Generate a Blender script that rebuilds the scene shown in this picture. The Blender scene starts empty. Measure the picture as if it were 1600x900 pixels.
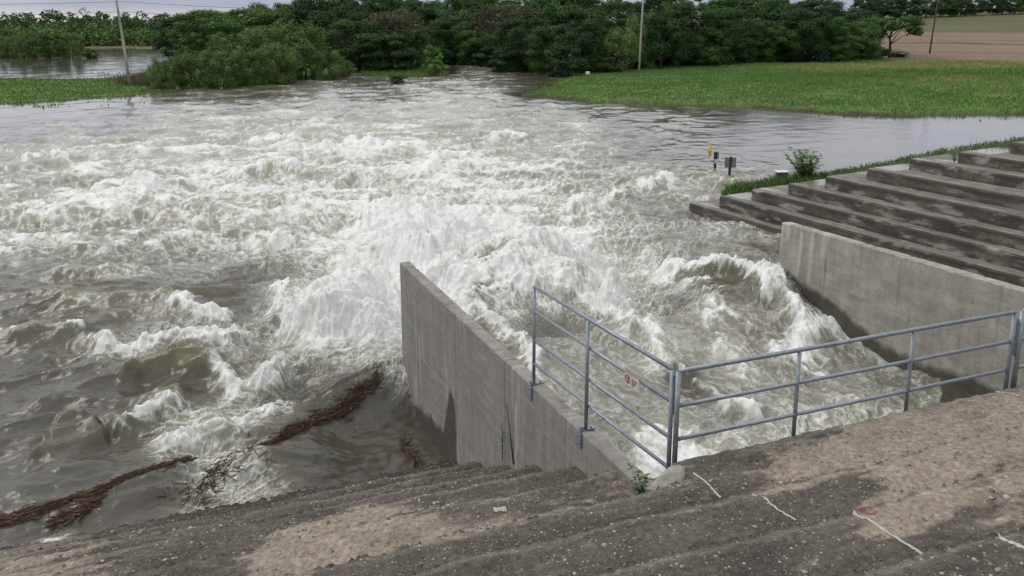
import bpy, bmesh, math, random
import numpy as np
from mathutils import Vector, Matrix
random.seed(7)
RNG = np.random.default_rng(7)
SC = bpy.context.scene
COL = SC.collection
R = math.radians

# ------------------------------------------------------------------ camera
F_PX, HOR, EYE = 1200.0, 230.0, 7.5
PITCH = math.atan2(HOR, F_PX)
HEAD = math.atan2(449.0, math.hypot(F_PX, HOR))
CY = 270.0
cam_d = bpy.data.cameras.new('camera')
cam = bpy.data.objects.new('camera', cam_d)
COL.objects.link(cam)
cam.location = (0, 0, EYE)
cam.rotation_euler = (R(90) - PITCH, 0, -HEAD)
cam_d.sensor_width = 36.0
cam_d.lens = 36.0 * F_PX / 1600.0
cam_d.shift_y = -(450.0 - CY) / 1600.0
cam_d.clip_start = 0.1
cam_d.clip_end = 8000.0
SC.camera = cam

def ray(u, v):
    r = u - 800.0; up = -(v - CY)
    fw = F_PX * math.cos(PITCH) + up * math.sin(PITCH)
    z = -F_PX * math.sin(PITCH) + up * math.cos(PITCH)
    return (fw * math.sin(HEAD) + r * math.cos(HEAD), fw * math.cos(HEAD) - r * math.sin(HEAD), z)

def at(u, v, z=0.0):
    """survey a spot of the photograph as a point of the level plane z"""
    d = ray(u, v); t = (z - EYE) / d[2]
    return (d[0] * t, d[1] * t, z)

def survey_uv(x, y, z):
    z = z - EYE
    fw = x * math.sin(HEAD) + y * math.cos(HEAD); r = x * math.cos(HEAD) - y * math.sin(HEAD)
    D = fw * math.cos(PITCH) - z * math.sin(PITCH); U = fw * math.sin(PITCH) + z * math.cos(PITCH)
    D = np.maximum(D, 0.3)
    return 800 + F_PX * r / D, CY - F_PX * U / D

# ------------------------------------------------------------------ noise
_perm = np.random.default_rng(3).permutation(256).astype(np.int32)
_perm = np.concatenate([_perm, _perm])
_ga = np.linspace(0, 2 * np.pi, 256, endpoint=False)
_gx = np.cos(_ga).astype(np.float32); _gy = np.sin(_ga).astype(np.float32)
def perlin(x, y, seed=0):
    x = np.asarray(x, np.float32) + seed * 17.31; y = np.asarray(y, np.float32) - seed * 9.77
    xi = np.floor(x); yi = np.floor(y)
    fx = x - xi; fy = y - yi
    xi = xi.astype(np.int32) & 255; yi = yi.astype(np.int32) & 255
    u = fx * fx * fx * (fx * (fx * 6 - 15) + 10); v = fy * fy * fy * (fy * (fy * 6 - 15) + 10)
    def g(ix, iy, dx, dy):
        h = _perm[_perm[ix & 255] + (iy & 255)]
        return _gx[h] * dx + _gy[h] * dy
    a = g(xi, yi, fx, fy); b = g(xi + 1, yi, fx - 1, fy)
    c = g(xi, yi + 1, fx, fy - 1); d = g(xi + 1, yi + 1, fx - 1, fy - 1)
    return ((a + u * (b - a)) * (1 - v) + (c + u * (d - c)) * v) * 1.5
def fbm(x, y, seed=0, o=4, gain=0.5):
    s = 0; a = 1; t = 0
    for i in range(o):
        s = s + a * perlin(x, y, seed + i * 3); t += a; a *= gain; x = x * 2.03; y = y * 2.03
    return s / t
def ridge(x, y, seed=0):
    return 1 - np.minimum(np.abs(perlin(x, y, seed)) * 2.2, 1)
def sstep(a, b, x):
    t = np.clip((x - a) / (b - a), 0, 1); return t * t * (3 - 2 * t)

# ------------------------------------------------------------------ mesh helpers
def mesh_np(name, V, Fq, mat=None, parent=None, attrs=None, smooth=True, colattrs=None, mats=None, link=True):
    """V (n,3), Fq (m,4) or (m,3)"""
    V = np.ascontiguousarray(V, np.float32); Fq = np.ascontiguousarray(Fq, np.int32)
    me = bpy.data.meshes.new(name)
    n, k = Fq.shape
    me.vertices.add(len(V)); me.vertices.foreach_set('co', V.ravel())
    me.loops.add(n * k); me.loops.foreach_set('vertex_index', Fq.ravel())
    me.polygons.add(n); me.polygons.foreach_set('loop_start', np.arange(0, n * k, k, dtype=np.int32))
    me.polygons.foreach_set('use_smooth', np.full(n, smooth))
    me.update(calc_edges=True)
    for an, av in (attrs or {}).items():
        at_ = me.attributes.new(an, 'FLOAT', 'POINT'); at_.data.foreach_set('value', np.ascontiguousarray(av, np.float32))
    for an, av in (colattrs or {}).items():
        at_ = me.attributes.new(an, 'FLOAT_COLOR', 'POINT')
        c = np.ones((len(V), 4), np.float32); c[:, :3] = av; at_.data.foreach_set('color', c.ravel())
    if mat: me.materials.append(mat)
    if not link: return me
    o = bpy.data.objects.new(name, me); COL.objects.link(o)
    if parent: o.parent = parent
    return o

def grid_faces(nr, nc):
    i = np.arange((nr - 1) * (nc - 1)); r = i // (nc - 1); c = i % (nc - 1)
    a = r * nc + c
    return np.stack([a, a + 1, a + nc + 1, a + nc], 1)

def drop_unused(V, Fq, arrs):
    used = np.zeros(len(V), bool); used[Fq.ravel()] = True
    idx = np.cumsum(used) - 1
    return V[used], idx[Fq], {k: v[used] for k, v in arrs.items()}

class MB:
    """collects shapes, links them as one mesh"""
    def __init__(s): s.bm = bmesh.new()
    def box(s, c, size, rot=None, bevel=0.0):
        r = bmesh.ops.create_cube(s.bm, size=1.0)
        M = Matrix.Translation(c) @ (rot.to_4x4() if rot else Matrix.Identity(4)) @ Matrix.Diagonal((*size, 1))
        bmesh.ops.transform(s.bm, matrix=M, verts=r['verts'])
        if bevel:
            es = list({e for v in r['verts'] for e in v.link_edges})
            bmesh.ops.bevel(s.bm, geom=es, offset=bevel, segments=2, affect='EDGES')
        return s
    def tube(s, p, q, r1, r2=None, seg=12):
        p = Vector(p); q = Vector(q); d = q - p
        rr = bmesh.ops.create_cone(s.bm, cap_ends=True, segments=seg, radius1=r1, radius2=r1 if r2 is None else r2, depth=d.length)
        M = Matrix.Translation((p + q) / 2) @ d.to_track_quat('Z', 'Y').to_matrix().to_4x4()
        bmesh.ops.transform(s.bm, matrix=M, verts=rr['verts'])
        return s
    def path(s, pts, radii, seg=8):
        pts = [Vector(p) for p in pts]
        rings = []
        for i, p in enumerate(pts):
            d = (pts[min(i + 1, len(pts) - 1)] - pts[max(i - 1, 0)])
            q = d.to_track_quat('Z', 'Y')
            rings.append([s.bm.verts.new(p + q @ Vector((math.cos(a) * radii[i], math.sin(a) * radii[i], 0)))
                          for a in [2 * math.pi * k / seg for k in range(seg)]])
        for a, b in zip(rings, rings[1:]):
            for k in range(seg):
                s.bm.faces.new((a[k], a[(k + 1) % seg], b[(k + 1) % seg], b[k]))
        s.bm.faces.new(rings[0][::-1]); s.bm.faces.new(rings[-1])
        return s
    def poly_prism(s, pts, off):
        a = [s.bm.verts.new(p) for p in pts]; b = [s.bm.verts.new(Vector(p) + Vector(off)) for p in pts]
        s.bm.faces.new(a[::-1]); s.bm.faces.new(b)
        for i in range(len(a)):
            j = (i + 1) % len(a); s.bm.faces.new((a[i], a[j], b[j], b[i]))
        return s
    def build(s, name, mat, parent=None, smooth=False):
        bmesh.ops.recalc_face_normals(s.bm, faces=s.bm.faces[:])
        me = bpy.data.meshes.new(name); s.bm.to_mesh(me); s.bm.free()
        if smooth:
            for p in me.polygons: p.use_smooth = True
        me.materials.append(mat)
        o = bpy.data.objects.new(name, me); COL.objects.link(o)
        if parent: o.parent = parent
        return o

def tag(o, label, cat, group=None, kind=None):
    o['label'] = label; o['category'] = cat
    if group: o['group'] = group
    if kind: o['kind'] = kind
    return o
def thing(name, label, cat, loc=(0, 0, 0), rotz=0.0, group=None):
    o = bpy.data.objects.new(name, None); COL.objects.link(o)
    o.empty_display_size = 0.2
    o.location = loc; o.rotation_euler = (0, 0, rotz)
    return tag(o, label, cat, group)
def structure(o): o['kind'] = 'structure'; return o
def stuff(o, label, cat): return tag(o, label, cat, kind='stuff')

# ------------------------------------------------------------------ material helpers
class NT:
    def __init__(s, name):
        s.m = bpy.data.materials.new(name); s.m.use_nodes = True
        s.t = s.m.node_tree; s.b = s.t.nodes['Principled BSDF']
        s.b.inputs['Specular IOR Level'].default_value = 0.3
    def n(s, typ, **kw):
        n = s.t.nodes.new(typ)
        for k, v in kw.items():
            if k.startswith('i_'):
                key = k[2:]; n.inputs[int(key) if key.isdigit() else key.replace('_', ' ')].default_value = v
            else: setattr(n, k, v)
        return n
    def l(s, a, b): s.t.links.new(a, b)
    def pos(s):
        return s.n('ShaderNodeNewGeometry').outputs['Position']
    def obj(s): return s.n('ShaderNodeTexCoord').outputs['Object']
    def noise(s, vec, scale, detail=4.0, rough=0.55, stretch=None, dim='3D'):
        if stretch:
            mp = s.n('ShaderNodeMapping'); mp.inputs['Scale'].default_value = stretch; s.l(vec, mp.inputs[0]); vec = mp.outputs[0]
        nd = s.n('ShaderNodeTexNoise'); nd.inputs['Scale'].default_value = scale
        nd.inputs['Detail'].default_value = detail; nd.inputs['Roughness'].default_value = rough
        s.l(vec, nd.inputs['Vector']); return nd.outputs[0]
    def ramp(s, fac, stops):
        r = s.n('ShaderNodeValToRGB'); e = r.color_ramp.elements
        while len(e) < len(stops): e.new(0.5)
        for el, (p, c) in zip(e, stops):
            el.position = p; el.color = (*c, 1) if len(c) == 3 else c
        s.l(fac, r.inputs[0]); return r.outputs[0]
    def mix(s, fac, a, b, mode='MIX'):
        m = s.n('ShaderNodeMix', data_type='RGBA', blend_type=mode)
        for val, idx in ((fac, 0), (a, 6), (b, 7)):
            if hasattr(val, 'links') or hasattr(val, 'is_linked'): s.l(val, m.inputs[idx])
            elif idx == 0: m.inputs[0].default_value = val
            else: m.inputs[idx].default_value = (*val, 1)
        return m.outputs[2]
    def math(s, op, a, b=None, clamp=False):
        m = s.n('ShaderNodeMath', operation=op, use_clamp=clamp)
        for val, idx in ((a, 0), (b, 1)):
            if val is None: continue
            if hasattr(val, 'is_linked'): s.l(val, m.inputs[idx])
            else: m.inputs[idx].default_value = val
        return m.outputs[0]
    def attr(s, name, out='Fac'):
        a = s.n('ShaderNodeAttribute'); a.attribute_name = name; return a.outputs[out]
    def bump(s, h, strength=0.3, dist=0.01, normal=None):
        b = s.n('ShaderNodeBump'); b.inputs['Strength'].default_value = strength; b.inputs['Distance'].default_value = dist
        s.l(h, b.inputs['Height'])
        if normal is not None: s.l(normal, b.inputs['Normal'])
        s.l(b.outputs[0], s.b.inputs['Normal']); return b.outputs[0]
    def color(s, c):
        if hasattr(c, 'is_linked'): s.l(c, s.b.inputs['Base Color'])
        else: s.b.inputs['Base Color'].default_value = (*c, 1)
        return s
    def rough(s, r):
        if hasattr(r, 'is_linked'): s.l(r, s.b.inputs['Roughness'])
        else: s.b.inputs['Roughness'].default_value = r
        return s

def plain(name, c, rough=0.7, metallic=0.0, var=0.25, scale=8.0):
    t = NT(name); n = t.noise(t.obj(), scale)
    t.color(t.ramp(n, [(0.3, tuple(x * (1 - var) for x in c)), (0.7, tuple(min(1, x * (1 + var)) for x in c))])).rough(rough)
    t.b.inputs['Metallic'].default_value = metallic
    return t.m

# ------------------------------------------------------------------ world and light
w = bpy.data.worlds.new('World'); SC.world = w; w.use_nodes = True
wt = w.node_tree; bg = wt.nodes['Background']
sky = wt.nodes.new('ShaderNodeTexSky'); sky.sky_type = 'NISHITA'; sky.sun_disc = False
SUN_EL, SUN_AZ = R(48), R(-55)
sky.sun_elevation = SUN_EL; sky.sun_rotation = SUN_AZ
tc = wt.nodes.new('ShaderNodeTexCoord')
mp = wt.nodes.new('ShaderNodeMapping'); mp.inputs['Scale'].default_value = (1.2, 1.2, 7.0)
wt.links.new(tc.outputs['Generated'], mp.inputs[0])
cn = wt.nodes.new('ShaderNodeTexNoise'); cn.inputs['Scale'].default_value = 2.3; cn.inputs['Detail'].default_value = 5
wt.links.new(mp.outputs[0], cn.inputs['Vector'])
cr = wt.nodes.new('ShaderNodeValToRGB')
cr.color_ramp.elements[0].position = 0.35; cr.color_ramp.elements[0].color = (0.76, 0.78, 0.86, 1)
cr.color_ramp.elements[1].position = 0.68; cr.color_ramp.elements[1].color = (1.15, 1.13, 1.10, 1)
wt.links.new(cn.outputs[0], cr.inputs[0])
# pale cream band low over the horizon, where the cloud deck ends
sx = wt.nodes.new('ShaderNodeSeparateXYZ'); wt.links.new(tc.outputs['Generated'], sx.inputs[0])
hr = wt.nodes.new('ShaderNodeMapRange'); hr.inputs['From Min'].default_value = 0.022; hr.inputs['From Max'].default_value = 0.006
hr.inputs['To Min'].default_value = 0.0; hr.inputs['To Max'].default_value = 1.0
wt.links.new(sx.outputs['Z'], hr.inputs['Value'])
gr_ = wt.nodes.new('ShaderNodeValToRGB'); e_ = gr_.color_ramp.elements
for _ in range(3): e_.new(.5)
for el_, (p_, c_) in zip(e_, [(0.0, (4.5, 4.7, 5.5)), (.035, (4.7, 4.95, 5.9)), (.09, (8.6, 8.7, 9.4)), (.35, (9.8, 9.75, 9.8)), (1.0, (11.6, 11.4, 11.0))]):
    el_.position = p_; el_.color = (*c_, 1)
wt.links.new(sx.outputs['Z'], gr_.inputs[0])
ml = wt.nodes.new('ShaderNodeMix'); ml.data_type = 'RGBA'; ml.blend_type = 'MULTIPLY'; ml.inputs[0].default_value = 1.0
wt.links.new(gr_.outputs[0], ml.inputs[6]); wt.links.new(cr.outputs[0], ml.inputs[7])
hm = wt.nodes.new('ShaderNodeMix'); hm.data_type = 'RGBA'
wt.links.new(hr.outputs[0], hm.inputs[0]); wt.links.new(ml.outputs[2], hm.inputs[6]); hm.inputs[7].default_value = (6.9, 6.5, 6.15, 1)
mx = wt.nodes.new('ShaderNodeMix'); mx.data_type = 'RGBA'; mx.inputs[0].default_value = 0.94
wt.links.new(sky.outputs[0], mx.inputs[6]); wt.links.new(hm.outputs[2], mx.inputs[7])
wt.links.new(mx.outputs[2], bg.inputs['Color']); bg.inputs['Strength'].default_value = 0.085
sd = bpy.data.lights.new('sun', 'SUN'); sd.energy = 0.9; sd.angle = R(25); sd.color = (1, 0.96, 0.9)
so = bpy.data.objects.new('sun', sd); COL.objects.link(so)
so.rotation_euler = (R(90) - SUN_EL, 0, math.pi - SUN_AZ)
dirv = Vector((math.sin(SUN_AZ) * math.cos(SUN_EL), math.cos(SUN_AZ) * math.cos(SUN_EL), math.sin(SUN_EL)))
so.rotation_euler = dirv.to_track_quat('Z', 'Y').to_euler()
SC.view_settings.view_transform = 'Standard'; SC.view_settings.look = 'None'
SC.view_settings.exposure = 0.32; SC.view_settings.gamma = 1.0
SC.cycles.max_bounces = 6; SC.cycles.diffuse_bounces = 3; SC.cycles.glossy_bounces = 2
SC.cycles.transparent_max_bounces = 4
SC.cycles.use_denoising = True

#@@SETTING
# ------------------------------------------------------------------ shore lines, surveyed
def P2(lst): return np.array([at(u, v)[:2] for u, v in lst])
RIVER = np.vstack([P2([(-300, 174), (-120, 168), (0, 163), (60, 160), (140, 154), (205, 150), (228, 146), (232, 139), (250, 135), (320, 132.5), (420, 128), (470, 121.5),
                       (520, 118), (560, 117), (600, 118.5), (660, 119.5), (692, 115), (701, 107), (697, 100), (712, 97.5), (745, 98), (768, 104.5), (800, 109),
                       (850, 114), (905, 119), (880, 126), (850, 139), (836, 149), (870, 153), (960, 161), (1080, 164.5), (1200, 170), (1330, 179),
                       (1420, 181.5), (1500, 179.5), (1600, 178.5), (1800, 181), (2200, 195)]),
                   np.array([(120, 0), (60, -25), (-60, -25), (-60, 20)])])
LAKE = P2([(-500, 121), (0, 123), (100, 125), (190, 123), (228, 114), (250, 101), (266, 92), (292, 85), (285, 78.5), (200, 75.5), (0, 75.0), (-500, 74.5)])
def poly_sd(P, x, y):
    """signed distance, positive inside"""
    d2 = np.full(x.shape, 1e12, np.float32); ins = np.zeros(x.shape, bool)
    n = len(P)
    for i in range(n):
        ax, ay = P[i]; bx, by = P[(i + 1) % n]
        ex, ey = bx - ax, by - ay; L = ex * ex + ey * ey + 1e-9
        t = np.clip(((x - ax) * ex + (y - ay) * ey) / L, 0, 1)
        dx = x - ax - t * ex; dy = y - ay - t * ey
        d2 = np.minimum(d2, dx * dx + dy * dy)
        cond = ((ay > y) != (by > y))
        if abs(by - ay) > 1e-9:
            ins ^= cond & (x < (bx - ax) * (y - ay) / (by - ay) + ax)
    d = np.sqrt(d2); return np.where(ins, d, -d)
def water_sd(x, y):
    return np.maximum(poly_sd(RIVER, x, y), poly_sd(LAKE, x, y))
SH, CH = math.sin(HEAD), math.cos(HEAD)
def ground_z(x, y, sd=None):
    x = np.asarray(x, np.float32); y = np.asarray(y, np.float32)
    if sd is None: sd = water_sd(x, y)
    r = np.hypot(x, y); ang = np.arctan2(x * CH - y * SH, x * SH + y * CH)      # angle right of the view axis
    sdn = sd + perlin(x / 3.1, y / 3.1, 4) * 0.9 + perlin(x / 1.0, y / 1.0, 5) * 0.35 + perlin(x / 11, y / 11, 6) * 1.1
    land = np.clip(-sdn, 0, 60)
    z = 0.05 + 0.16 * np.clip(land, 0, 1.5) + 0.010 * land + 0.14 * perlin(x / 9, y / 9, 8) * np.clip(land / 6, 0, 1) + 0.07 * perlin(x / 2.5, y / 2.5, 9) * np.clip(land / 3, 0, 1)
    z = np.where(sdn > 0, -0.02 - np.clip(sdn * 0.35, 0, 1.4), z)
    left = sstep(0.0, -0.12, ang) * (r < 300)
    z = np.where(z > 0, z * (1 - 0.45 * left), z)
    hill = sstep(0.24, 0.42, ang) * np.clip(r - 163, 0, 330) * 0.047
    z = z + hill + np.where(r > 700, (r - 700) * 0.004, 0) * (1 - sstep(0.24, 0.42, ang))
    return z

def polar(rs, angs):
    rr, aa = np.meshgrid(rs, angs, indexing='ij')
    return (rr * np.sin(aa + HEAD)).ravel().astype(np.float32), (rr * np.cos(aa + HEAD)).ravel().astype(np.float32)

# ground sheet
angs = np.concatenate([np.linspace(-math.pi, -0.75, 40)[:-1], np.linspace(-0.75, 0.75, 700), np.linspace(0.75, math.pi, 40)[1:]])
rs = [3.0]
while rs[-1] < 6000:
    r = rs[-1]; rs.append(r + max(0.5, 0.02 * r if r > 230 else (1.0 if r > 40 else 3.0)))
rs = np.array(rs)
gx, gy = polar(rs, angs)
gsd = water_sd(gx, gy)
gz = ground_z(gx, gy, gsd)
gr = np.hypot(gx, gy); ga = np.arctan2(gx * CH - gy * SH, gx * SH + gy * CH)
n1 = fbm(gx / 14, gy / 5, 21, 4); n2 = fbm(gx / 3.5, gy / 1.8, 25, 3); n3 = fbm(gx / 40, gy / 20, 28, 3)
green = np.array([0.105, 0.185, 0.048]); lush = np.array([0.070, 0.140, 0.038]); straw = np.array([0.28, 0.245, 0.125]); olive = np.array([0.145, 0.165, 0.065])
def lerp(a, b, t): return a + (b - a) * t[:, None]
c = lerp(np.tile(green, (len(gx), 1)), lush, sstep(-.15, .3, n1))
c = lerp(c, olive, sstep(-.05, .35, n2))
far = sstep(8, 42, -gsd) * (ga > 0)
c = lerp(c, straw, np.clip(sstep(-.1, .3, n3 + .6 * n2 + .15) * far * .85, 0, 1))
soil = np.array([0.07, 0.052, 0.04])
c = lerp(c, soil, sstep(-0.6, 0.1, gsd + n2 * 1.2))
c = lerp(c, np.array([0.12, 0.105, 0.06]), sstep(285, 295, gr) * (ga < 0))
# the tilled hillside beyond the meadow
hm_ = sstep(0.2, 0.3, ga)
stub = lerp(np.tile(np.array([0.165, 0.128, 0.095]), (len(gx), 1)), np.array([0.225, 0.175, 0.125]), sstep(-.3, .4, fbm(gx / 60, gr / 4, 31, 4)))
stub = lerp(stub, np.array([0.11, 0.072, 0.062]), sstep(4, 0, np.abs(gr - 214 + 6 * n3)))
crop = lerp(np.tile(np.array([0.088, 0.098, 0.05]), (len(gx), 1)), np.array([0.13, 0.125, 0.07]), sstep(-.3, .4, fbm(gx / 50, gr / 7, 33, 4)))
stub = lerp(stub, crop, sstep(-3, 3, gr - 262 - 10 * n3))
c = lerp(c, stub, hm_ * sstep(-2, 2, gr - 164 - 4 * n2))
t = NT('meadow_ground')
base = t.attr('tone', 'Color'); nz = t.noise(t.pos(), 2.2, 6, 0.65)
t.color(t.mix(0.5, base, t.ramp(nz, [(0.25, (0.45, 0.45, 0.45)), (0.75, (1.5, 1.5, 1.5))]), 'MULTIPLY')).rough(0.95)
t.b.inputs['Specular IOR Level'].default_value = 0.1
t.bump(nz, 0.6, 0.25)
ground = structure(mesh_np('ground', np.stack([gx, gy, gz], 1), grid_faces(len(rs), len(angs)), t.m, colattrs={'tone': c}))

# ------------------------------------------------------------------ river surface
A_ = np.concatenate([np.linspace(-1.0, -0.66, 70)[:-1], np.linspace(-0.66, 0.66, 1000), np.linspace(0.66, 1.0, 70)[1:]])
rs = [8.2]
while rs[-1] < 345:
    r = rs[-1]; rs.append(r + max(0.026, r * r / 9600))
rs = np.array(rs)
X, Y = polar(rs, A_)
NR, NC = len(rs), len(A_)
wsd = water_sd(X, Y)
RR = np.hypot(X, Y); CELL = np.maximum(np.maximum(0.026, RR * RR / 9600), RR * 0.00132)
U_, V_ = survey_uv(X, Y, np.full(X.shape, 0.3))
def LIN(y, xa, ya, xb, yb): return xa + (xb - xa) * (y - ya) / (yb - ya)
lwall = LIN(Y, 3.19, 15.15, 3.95, 6.9); rwall = LIN(Y, 12.85, 15.15, 13.65, 9.5)
# foam survey: how white the water is at spots of the pool
FOAM = """110:720 .42,780 .34,850 .12|130:250 .2,400 .3,600 .36,760 .48,850 .25|150:100 .08,300 .34,500 .45,700 .5,850 .32,1000 .12|170:0 .08,150 .2,300 .5,500 .55,700 .58,850 .42,1000 .25,1200 .1
200:0 .25,150 .5,300 .65,500 .7,700 .65,850 .55,1000 .34,1200 .1,1500 0|230:0 .5,150 .68,300 .78,450 .82,600 .78,750 .72,900 .55,1000 .28,1100 .08,1300 0,1500 0
260:0 .62,150 .75,300 .82,400 .7,600 .82,800 .65,950 .5,1050 .4,1120 .3|290:0 .65,200 .78,400 .78,600 .82,750 .82,880 .6,1000 .5,1060 .42,1130 .35
320:0 .6,150 .72,300 .72,500 .78,650 .9,800 .88,920 .62,1020 .42,1150 .45|350:0 .58,150 .6,300 .6,450 .72,600 1,700 1,800 1,880 .95,980 .55,1080 .3,1180 .4
380:0 .48,150 .5,300 .42,430 .62,550 .75,650 1,800 1,920 .95,1000 .55,1100 .22,1200 .28|410:0 .32,150 .38,300 .32,430 .38,530 .5,600 1,750 1,880 1,960 .9
450:0 .16,150 .22,300 .18,400 .25,470 .7,550 1,610 1|490:0 .1,100 .15,280 .4,400 .25,480 .85,560 1,610 1|530:0 .15,130 .4,250 .4,330 .45,420 .3,480 .7,550 1,610 1
570:0 .05,150 .08,230 .15,300 .02,370 .45,430 .42,520 .3,580 .8|610:0 .02,150 .02,260 .05,330 .35,420 .45,500 .25,560 .05|650:0 0,150 .04,220 .2,300 .7,360 .6,430 .28,520 .03,600 0
690:0 0,150 0,230 .1,270 .55,320 .8,380 .5,450 .12,600 0|730:0 0,200 0,250 .05,300 .5,350 .45,430 .3,480 .2,560 0|770:0 0,100 0,230 .0,285 .5,340 .42,430 .05|800:0 0,200 0,600 0|840:0 0,300 0
450:720 .45,780 .2,830 .35,870 .8,940 .9,1000 .5,1100 .05,1150 .3,1210 .9|480:740 .1,830 .3,870 .3,950 .85,1000 .45,1060 .4,1130 .1,1180 .15,1240 .9,1280 .7
530:790 .5,760 .3,860 .3,930 .35,1000 .8,1060 .42,1110 .5,1160 .35,1220 .2,1300 .95|570:850 .4,800 .25,910 .3,980 .5,1030 .75,1090 .4,1140 .7,1190 .5,1240 .35,1300 .55,1350 .7
440:1090 0,1120 0,1150 .03|458:1100 0,1130 0,1165 .05|500:1150 .08,1190 .1,1215 .1|598:1072 0,1095 .05|622:1105 .05,1135 .1
610:870 .55,930 .35,1000 .45,1060 .15,1120 .6,1180 .6,1250 .5,1310 .55,1390 .6|650:920 .5,990 .6,1050 .7,1120 .2,1170 .45,1230 .75,1300 .75,1400 .8|690:960 .7,1010 .9,1060 .85,1130 .75"""
fu, fv, fd = [], [], []
for row in FOAM.replace('\n', '|').split('|'):
    v, it = row.split(':')
    for q in it.split(','):
        u, d = q.split(); fu.append(float(u)); fv.append(float(v)); fd.append(float(d))
num = np.zeros(X.shape, np.float32); den = np.full(X.shape, 1e-6, np.float32)
wu = U_ + 22 * fbm(X / 2.5, Y / 2.5, 41, 3); wv = V_ + 14 * fbm(X / 2.5, Y / 2.5, 45, 3)
wu = wu.astype(np.float32); wv = wv.astype(np.float32)
for u, v, d in zip(fu, fv, fd):
    su = 62.0; sv = 20.0 if v < 440 else 27.0
    if v >= 440 and u > 700: su = 25.0; sv = 18.0
    m = (np.abs(wu - u) < 3.2 * su) & (np.abs(wv - v) < 3.2 * sv)
    k = np.exp(-((wu[m] - u) / su) ** 2 - ((wv[m] - v) / sv) ** 2) + 1e-5
    num[m] += k * d; den[m] += k
D = num / den
D *= sstep(-1, 3, wsd)
inside = (X > lwall) & (X < rwall) & (Y < 15.15)
# level of the water
zb = np.zeros(X.shape, np.float32)
chute = np.interp(Y, [9, 10.4, 11.8, 12.8, 13.5, 15.1, 16.5, 19, 24], [.33, .31, .23, .46, .72, 1.0, .75, .35, 0]).astype(np.float32)
chl = np.interp(Y, [9, 10.4, 12, 13.5, 15.1, 17, 20, 25], [.35, .32, .30, .36, .55, .7, .4, 0]).astype(np.float32)
tx = np.clip((X - lwall) / np.maximum(rwall - lwall, .1), 0, 1); txs = sstep(.45, 1, tx)
zc = chl * (1 - txs) + chute * txs
fade = sstep(-3.5, .3, X - lwall) * sstep(5.0, 0.2, X - rwall)
zb = np.where(Y < 15.15, np.where(inside, zc, np.where(X < lwall, zc * fade * sstep(14.0, 15.15, Y) - .12 * sstep(15, 12, Y) - .34 * sstep(.4, 2.2, X) * sstep(15.4, 14.6, Y), zc * fade)), zc * fade)
# turbulence
wx = X + .9 * fbm(X / 3.2, Y / 3.2, 51, 3); wy = Y + .9 * fbm(X / 3.2, Y / 3.2, 55, 3)
def lim(lam): return np.clip(lam / (2.2 * CELL) - .4, 0, 1)
Ds = np.clip(D, 0, 1)
Rg = np.clip(RR / 60, 0, 1)
A = .035 + .255 * sstep(.05, .75, Ds) - .03 * sstep(1000, 1200, U_) * (V_ < 260); A = np.where(inside, .09, A)
r6 = ridge(wx / 6.5, wy / 4.8, 60); r26 = ridge(wx / 2.7, wy / 2.1, 61); r1 = ridge(wx / 1.15, wy / 1.0, 62)
p6 = perlin(wx / 5.5, wy / 3.6, 63)
H = zb + A * (.9 * (r6 - .5) + .9 * p6 + .75 * (r26 - .5) * lim(2.4) + .42 * (r1 - .5) * lim(1.1) + .22 * (ridge(wx / .5, wy / .42, 69) - .5) * lim(.5))
# rolling swell left of the plume
swell = sstep(620, 420, U_) * sstep(395, 450, V_) * (X < lwall) * sstep(800, 690, V_)
H += swell * (.34 * perlin(wx / 6.2, wy / 2.2, 64) + .16 * ridge(wx / 3.0, wy / 1.2, 65) + .07 * perlin(wx / 1.3, wy / .55, 78))
# wind ripple
rip = 1.2 * .022 * perlin(X / .8, Y / .45, 66) * lim(.5) + .012 * perlin(wx / .3, wy / .2, 67) * lim(.22) + .03 * perlin(wx / 2.2, wy / 1.1, 68)
calm = np.where(RR > 45, .5, 1.0) * (1 - .35 * sstep(1000, 1200, U_))
patch0 = fbm(X / 1.6, Y / 1.2, 207, 3)
rip = rip + sstep(.35, .1, D) * (RR < 45) * (.030 * perlin(X / .55 + .5 * patch0, Y / .34, 205) * lim(.4) + .014 * perlin(X / .22 + .4 * patch0, Y / .15, 206) * lim(.2))
H += rip * calm * np.where(wsd > 8, 1, .45)
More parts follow.
